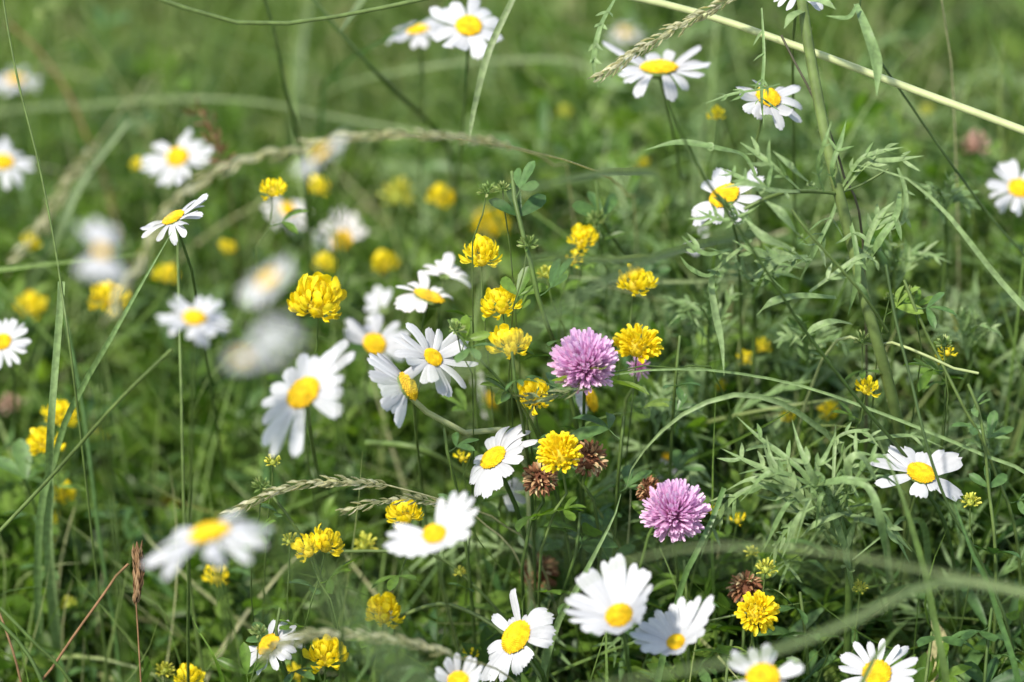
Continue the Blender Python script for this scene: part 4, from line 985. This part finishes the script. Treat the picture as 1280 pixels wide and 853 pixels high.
seedhead([(172, 688, 2.0), (173, 715, 2.0), (170, 752, 2.0)], 15, 'dry brown spike standing upright in the lower left', BROWN, 60, [(173, 800, 2.0), (177, 870, 2.0)], .95, 'brown_spike', .25)
seedhead([(820, 560, 2.02), (790, 600, 2.02)], 3, 'x', PALEG, 2) if False else None

# ------------------------------------------------------------------ the tall feathery plant
def lobed_leaf(root, pts, wpx, r, lobes=9, lob=38, mat=GREYG, spreadang=.8, nv=None, tone=.5, name='leaf'):
    """divided leaf: strap-like midrib with narrow pointed lobes on both sides; pts run from the tip to the base"""
    p = spline([P(*q) for q in pts], 26)[::-1]
    dm = np.mean([q[2] for q in pts]); W = wpx * K * dm / 2; LL = lob * K * dm
    mb = MB(); t = np.linspace(0, 1, 26)
    nv = BK * .8 + UP * .6 if nv is None else nv
    ribbon(mb, p, np.interp(t, [0, .2, .7, 1], [.5, .8, 1.2, .05]) * W, nv, tone, .3, 5)
    tg = nrms(np.gradient(p, axis=0))
    for i in range(lobes):
        tt = .18 + .74 * (i + r.uniform(.1, .5)) / lobes; k = int(tt * 25)
        for sg in (-1, 1):
            if r.uniform() < .12: continue
            s = nrm(np.cross(tg[k], nv)) * sg
            a = spreadang * r.uniform(.7, 1.25)
            d = nrm(tg[k] * math.cos(a) + s * math.sin(a) + BK * r.normal() * .25)
            L = LL * r.uniform(.6, 1.2) * math.sin(math.pi * (.2 + .72 * tt)) ** .5
            bendv = tg[k] * L * r.uniform(0, .3) + r.normal(0, .12, 3) * L
            q = spline([p[k], p[k] + d * L * .5, p[k] + d * L + bendv], 8)
            ribbon(mb, q, np.array([.6, .9, 1.1, 1.15, 1.05, .8, .45, .04]) * W * .72, nv + r.normal(0, .35, 3), np.clip(tone + r.normal() * .22, 0, 1), .35, 3)
    return mb.build(name, mat, root)

def tall_plant():
    r = np.random.default_rng(77)
    main = [(998, -30, 1.99), (1008, 40, 1.99), (1020, 110, 1.99), (1034, 180, 1.99), (1048, 240, 1.99), (1066, 310, 2.0), (1084, 385, 2.0), (1100, 440, 2.01), (1118, 510, 2.03), (1128, 570, 2.06)]
    p = pathpts(main, 1, 44)
    rt = empty('feathery_plant', p[-1], 'tall feathery leaved plant with a thick hairy stem on the right', 'wildflower plant', 'feathery leaved plants')
    mb = MB(); tube(mb, p, np.interp(np.linspace(0, 1, 44), [0, .5, 1], [6.6, 8.0, 8.5]) * K * 2 , .9, 10)
    mb.build('stem', STEM, rt)
    hb = MB()
    for i in range(420):
        k = r.integers(0, 36); a = r.uniform(0, 2 * math.pi); t = nrm(p[k + 1] - p[k]); s = nrm(np.cross(t, BK)); u = np.cross(s, t)
        o = s * math.cos(a) + u * math.sin(a); b = p[k] + (p[k + 1] - p[k]) * r.uniform() + o * PX(7); L = r.uniform(.0008, .002)
        ribbon(hb, np.array([b, b + o * L * .5, b + o * L + t * L * .2]), [.00006, .00005, .00001], BK, .9, 0)
    hb.build('stem_hairs', PALEG, rt)
    # branches from the node
    def branch(pts, w):
        b = MB(); tube(b, spline([P(*q) for q in pts], 16), w * K, .7, 6); b.build('branch', STEM, rt)
    branch([(1047, 242, 1.99), (1025, 240, 1.98), (990, 240, 1.96), (960, 247, 1.95), (930, 262, 1.95)], 5)
    branch([(1047, 242, 1.99), (1075, 232, 2.0), (1110, 212, 2.0)], 3)
    branch([(1110, 415, 1.99), (1080, 370, 1.97), (1050, 335, 1.96), (1010, 290, 1.95), (990, 262, 1.95)], 4)
    L = [([(966, 189, 1.94), (985, 205, 1.94), (1003, 222, 1.95), (1025, 238, 1.97)], 11, 2, 8, .9),
         ([(900, 236, 1.93), (935, 230, 1.93), (965, 238, 1.94), (1000, 240, 1.96)], 9, 2, 20, .8),
         ([(930, 272, 1.94), (955, 297, 1.93), (985, 310, 1.94), (1010, 330, 1.96)], 12, 1, 8, .9),
         ([(955, 250, 1.94), (975, 265, 1.93), (995, 290, 1.94), (1008, 305, 1.96)], 12, 1, 8, .9),
         ([(960, 240, 1.95), (961, 225, 1.95), (966, 205, 1.96)], 5, 1, 6, .3),
         ([(905, 245, 1.93), (912, 262, 1.95), (930, 275, 1.96), (960, 300, 1.97)], 6, 6, 24, .6),
         ([(852, 295, 1.96), (865, 308, 1.96), (885, 318, 1.96), (912, 312, 1.97)], 7, 2, 22, .5),
         ([(850, 320, 1.97), (862, 335, 1.97), (885, 345, 1.97), (902, 330, 1.98)], 6, 2, 20, .4),
         ([(1040, 150, 1.95), (1030, 180, 1.95), (1022, 210, 1.96), (1030, 240, 1.97)], 5, 2, 20, .5),
         ([(1058, 150, 1.98), (1050, 180, 1.98), (1040, 210, 1.98), (1046, 240, 1.99)], 6, 2, 20, .3),
         ([(1130, 184, 1.98), (1100, 190, 1.98), (1075, 200, 1.98), (1052, 235, 1.99)], 6, 3, 24, .7),
         ([(1155, 195, 1.98), (1120, 200, 1.98), (1085, 205, 1.98), (1055, 238, 1.99)], 7, 3, 26, .8),
         ([(1120, 250, 2.0), (1100, 270, 2.0), (1085, 300, 2.0), (1078, 340, 2.0)], 8, 3, 22, .7),
         ([(1096, 120, 1.97), (1096, 80, 1.97), (1084, 40, 1.97), (1070, 5, 1.99)], 13, 0, 8, .6),
         ([(980, 36, 1.98), (990, 20, 1.98), (1008, 12, 1.99)], 9, 0, 8, .8),
         ([(1045, 12, 1.97), (1030, 2, 1.97), (1008, 0, 1.98)], 10, 0, 8, .9),
         ([(1032, 20, 1.97), (1060, 22, 1.97), (1072, 5, 1.98)], 6, 0, 8, .5),
         ([(805, 188, 1.97), (850, 178, 1.97), (900, 186, 1.97), (930, 195, 1.98), (945, 220, 1.98)], 8, 1, 10, .4),
         ([(880, 130, 1.98), (915, 118, 1.98), (950, 112, 1.98), (975, 105, 1.99)], 4, 3, 18, .5),
         ([(955, 160, 1.99), (952, 120, 1.99), (955, 70, 1.99), (952, 10, 2.0)], 4, 4, 26, .5),
         ([(748, 110, 1.98), (742, 80, 1.98), (750, 35, 1.98), (768, 0, 2.0)], 6, 4, 16, .6),
         ([(905, 470, 1.98), (902, 430, 1.98), (893, 385, 1.98), (890, 350, 1.98), (905, 328, 1.97), (940, 300, 1.96)], 8, 0, 20, .8),
         ([(1105, 340, 1.99), (1080, 320, 1.97), (1040, 345, 1.97), (1012, 365, 1.97)], 7, 3, 20, .8)]
    L += [([(915, 300, 1.96), (950, 318, 1.96), (985, 322, 1.97), (1010, 320, 1.98)], 8, 4, 30, .7),
          ([(940, 345, 1.97), (965, 330, 1.96), (990, 322, 1.97), (1015, 325, 1.98)], 9, 2, 24, .8),
          ([(945, 395, 1.98), (965, 378, 1.97), (1000, 370, 1.98), (1045, 372, 1.99)], 10, 0, 24, .7),
          ([(1000, 428, 1.99), (1015, 412, 1.98), (1040, 402, 1.98), (1065, 405, 2.0)], 9, 0, 24, .8),
          ([(900, 210, 1.96), (925, 222, 1.95), (950, 235, 1.95), (975, 244, 1.96)], 6, 4, 26, .6),
          ([(870, 262, 1.96), (900, 275, 1.95), (930, 268, 1.95), (950, 255, 1.95)], 5, 5, 26, .5),
          ([(925, 178, 1.97), (950, 195, 1.96), (975, 215, 1.96), (1000, 238, 1.97)], 7, 3, 28, .7),
          ([(1085, 330, 2.0), (1100, 300, 1.99), (1120, 270, 1.99), (1125, 240, 2.0)], 9, 1, 20, .5),
          ([(1110, 290, 2.02), (1130, 275, 2.02), (1132, 240, 2.02), (1122, 210, 2.02)], 6, 2, 20, .7),
          ([(1060, 395, 2.0), (1072, 345, 1.99), (1068, 300, 1.99), (1058, 262, 2.0)], 7, 3, 26, .3),
          ([(1000, 350, 2.01), (1025, 300, 2.0), (1040, 270, 2.0), (1048, 245, 2.0)], 6, 4, 28, .4)]
    for pts, w_, lo, lb, tn in L:
        lobed_leaf(rt, pts, w_, r, lo, lb, tone=tn)
    return rt
tall_plant()

def leafy_clump():
    """grey green divided leaves spreading below the arching blade"""
    r = np.random.default_rng(42)
    base = P(1060, 740, 2.04); base[2] = -.02
    rt = empty('feathery_clump', base, 'dense clump of grey green divided leaves left of the sharp right daisy', 'leaf clump', 'feathery leaved plants')
    L = [([(990, 525, 1.97), (1000, 560, 1.96), (1015, 595, 1.96), (1040, 640, 1.98), (1060, 700, 2.0), (1066, 740, 2.03)], 10, 6, 34, .75),
         ([(958, 545, 1.98), (965, 575, 1.97), (990, 610, 1.97), (1020, 645, 1.98), (1050, 680, 2.0), (1064, 735, 2.03)], 10, 6, 34, .8),
         ([(1045, 540, 1.98), (1032, 570, 1.97), (1020, 590, 1.97), (1035, 620, 1.98), (1055, 660, 2.0), (1062, 720, 2.03)], 9, 4, 32, .6),
         ([(900, 560, 2.0), (930, 575, 1.99), (960, 590, 1.98), (1000, 620, 1.99), (1040, 680, 2.01)], 8, 6, 34, .7),
         ([(905, 615, 1.99), (935, 600, 1.98), (965, 600, 1.98), (1005, 625, 1.99), (1045, 690, 2.01)], 8, 6, 30, .8),
         ([(920, 520, 2.02), (950, 548, 2.01), (985, 575, 2.0), (1020, 610, 2.0), (1050, 680, 2.02)], 7, 6, 36, .6),
         ([(1090, 600, 1.95), (1060, 600, 1.95), (1030, 604, 1.96), (1000, 610, 1.98)], 11, 0, 10, .5),
         ([(1108, 700, 1.96), (1100, 650, 1.94), (1085, 610, 1.94), (1050, 602, 1.95)], 11, 0, 10, .6),
         ([(1060, 605, 1.96), (1062, 575, 1.95), (1078, 572, 1.95), (1095, 600, 1.96)], 10, 0, 10, .95),
         ([(1000, 672, 1.98), (1020, 655, 1.97), (1045, 645, 1.97), (1060, 640, 1.99)], 8, 0, 10, .8),
         ([(1140, 690, 1.99), (1110, 660, 1.98), (1080, 650, 1.98), (1050, 640, 2.0)], 10, 2, 24, .6),
         ([(1180, 560, 2.02), (1140, 545, 2.02), (1090, 550, 2.01), (1060, 560, 2.02), (1040, 600, 2.03)], 5, 3, 20, .6),
         ([(875, 700, 2.02), (890, 660, 2.01), (920, 620, 2.0), (960, 610, 2.0), (1010, 650, 2.01)], 7, 5, 28, .6),
         ([(960, 700, 2.02), (985, 660, 2.0), (1010, 640, 2.0), (1040, 660, 2.01)], 6, 5, 24, .5),
         ([(1100, 560, 2.0), (1080, 540, 2.0), (1050, 545, 2.0), (1030, 570, 2.01)], 5, 3, 20, .8)]
    for pts, w_, lo, lb, tn in L:
        lobed_leaf(rt, pts, w_, r, lo, lb, tone=tn)
    for j in range(16):                         # long narrow leaves flung in all directions from the crown
        x1, y1 = 1045 + r.uniform(-130, 95), 600 + r.uniform(-50, 95)
        dd = 1.975 + r.uniform(-.015, .04)
        L2 = [(x1, y1 + r.uniform(0, 20), dd), ((x1 * .6 + 1040 * .4), (y1 * .6 + 600 * .4) - r.uniform(5, 22), dd - .01), (1040 + r.uniform(-20, 25), 625 + r.uniform(0, 40), 1.99)]
        lobed_leaf(rt, L2, r.uniform(4, 7), r, r.integers(0, 4), r.uniform(16, 30), tone=r.uniform(.2, .9))
    mb = MB()
    tube(mb, spline([P(1040, 640, 2.0), P(1062, 720, 2.03), base], 12), .0022, .4, 8); mb.build('stem', STEM, rt)
    # knot of more leaves behind it, up the slope
    return rt
leafy_clump()

for k, (x0, y0, lab) in enumerate([(940, 350, 'divided grey green leaves under the arched stem left of the tall plant'), (1120, 330, 'divided leaves right of the tall hairy stem'),
                                   (1010, 430, 'loose divided leaves in front of the tall stem base'), (890, 400, 'blurred divided leaves above the arching pale blade'),
                                   (1210, 420, 'divided leaves near the right edge beside the orange florets'), (1240, 560, 'divided leaves at the right edge above the lemon bud'),
                                   (820, 520, 'divided leaves inside the arching pale blade'), (1180, 250, 'divided leaves under the slanting straw at the right')]):
    r = np.random.default_rng(300 + k)
    b = P(x0, y0 + 60, 2.12); b[2] = -.02
    rt = empty('feathery_shoot', b, lab, 'leafy shoot', 'feathery leaved plants')
    top = P(x0, y0, 2.09)
    mb = MB(); tube(mb, spline([top, P(x0 + r.uniform(-10, 10), y0 + 60, 2.12), b], 14), .0012, .5, 6); mb.build('stem', STEM, rt)
    for j in range(6):
        a = r.uniform(0, 2 * math.pi); Lx = r.uniform(40, 75)
        x1, y1 = x0 + Lx * math.cos(a), y0 - Lx * .7 * abs(math.sin(a)) + r.uniform(-10, 25)
        dd = 2.06 + r.uniform(-.02, .05)
        lobed_leaf(rt, [(x1, y1 + r.uniform(0, 12), dd), ((x0 + x1) / 2 + r.uniform(-8, 8), (y0 + y1) / 2 - 8, dd), (x0, y0 + j * 6, 2.09)], r.uniform(5, 8), r, r.integers(3, 6), r.uniform(18, 28), tone=r.uniform(.2, .8))

# ------------------------------------------------------------------ sharp leafy medick shoots
def shoot(pts, label, nl, leaf, rnd, rad=1.1, t1=.75, mat=LEAFB, root=1, up=(0, 0, 1)):
    r = np.random.default_rng(rnd)
    p = pathpts(pts, root, 36)
    rt = empty('leafy_shoot', p[-1], label, 'leafy shoot', 'leafy shoots among the flowers')
    leafy_stem(rt, p, rad * .001, r, nl, leaf, 0, t1, STEM, mat, up)
    return rt
shoot([(640, 215, 1.99), (645, 260, 1.98), (660, 315, 1.98), (672, 370, 1.98), (685, 410, 1.99), (705, 470, 2.02)], 'leafy bud stem standing above the upper pink clover', 11, .017, 1, 1.5, .55)
shoot([(560, 400, 1.97), (590, 440, 1.97), (625, 475, 1.98), (660, 520, 2.0), (690, 600, 2.03)], 'leafy stem slanting left of the lower yellow pair head', 7, .014, 2, 1.0, .7)
shoot([(640, 440, 1.97), (645, 490, 1.97), (655, 540, 2.0)], 'dark leaflets under the lower yellow pair head', 6, .014, 3)
shoot([(1130, 350, 1.99), (1150, 400, 1.99), (1175, 450, 2.0), (1205, 510, 2.0), (1240, 580, 2.02)], 'leafy stem right of the tall hairy stem', 9, .014, 4, 1.0, .8)
shoot([(1210, 480, 1.99), (1225, 520, 1.99), (1235, 600, 2.0)], 'leaflets beside the pale thin stem at the right', 7, .015, 5)
shoot([(780, 520, 2.0), (775, 570, 2.0), (770, 640, 2.03)], 'leafy shoot between the two pink clovers', 9, .017, 6)
shoot([(850, 420, 2.02), (845, 470, 2.02), (840, 540, 2.05)], 'leafy shoot right of the dense round yellow head', 8, .015, 7)
shoot([(745, 225, 2.08), (750, 270, 2.08), (775, 310, 2.1), (800, 350, 2.14)], 'soft leafy shoot topped by a pale bud', 7, .016, 8)
shoot([(1000, 740, 2.02), (1005, 780, 2.02), (1010, 840, 2.04)], 'leafy shoot right of the orange yellow head', 9, .017, 9)
shoot([(1165, 790, 2.0), (1160, 830, 2.0), (1155, 870, 2.0)], 'leafy shoot right of the bottom right daisy', 9, .021, 10)
shoot([(1240, 760, 2.0), (1235, 800, 2.0), (1230, 860, 2.0)], 'leafy shoot in the lower right corner', 9, .021, 11)
shoot([(725, 640, 2.02), (720, 690, 2.02), (700, 760, 2.04)], 'leafy shoot above the wide cup shaped daisy', 8, .02, 12)
shoot([(855, 700, 2.02), (858, 740, 2.02), (860, 800, 2.04)], 'leafy shoot under the lower pink clover', 8, .018, 13)
shoot([(915, 800, 2.02), (910, 830, 2.02), (905, 880, 2.02)], 'leafy shoot between the narrower cupped daisy and the bottom edge', 8, .018, 14)
shoot([(350, 760, 2.0), (345, 800, 2.0), (360, 850, 2.02)], 'leafy shoot behind the small sharp lower left daisy', 9, .013, 15)
shoot([(555, 535, 2.0), (560, 570, 2.0), (572, 620, 2.02)], 'leafy shoot left of the sharp daisy by the withered clover', 8, .012, 16)
shoot([(340, 620, 2.0), (370, 660, 2.0), (400, 720, 2.03)], 'leafy shoot under the bristly bud', 6, .014, 17)
shoot([(30, 600, 2.1), (45, 640, 2.12), (60, 720, 2.15)], 'blurred leafy shoot at the far left', 9, .02, 18)
shoot([(140, 620, 2.2), (145, 680, 2.2), (150, 760, 2.2)], 'blurred leafy shoot above the bent dry stalk', 9, .02, 19)
shoot([(100, 30, 2.5), (140, 80, 2.5), (160, 160, 2.5)], 'hazy leafy shoot in the top left', 9, .024, 20)

# pale dead leaf low in the lower right
def dead_leaf():
    pts = [P(1165, 775, 2.05), P(1175, 800, 2.05), P(1165, 835, 2.05), P(1160, 860, 2.05)]
    p = spline(pts, 12); mb = MB()
    ribbon(mb, p, np.array([.1, .35, .5, .62, .7, .78, .85, .9, .95, 1, 1, .8]) * PX(15), BK, .5, .3, 7)
    o = mb.build('dead_leaf', DEADL)
    tag(o, 'cream coloured dead leaf lying low in the lower right', 'dead leaf')
dead_leaf()
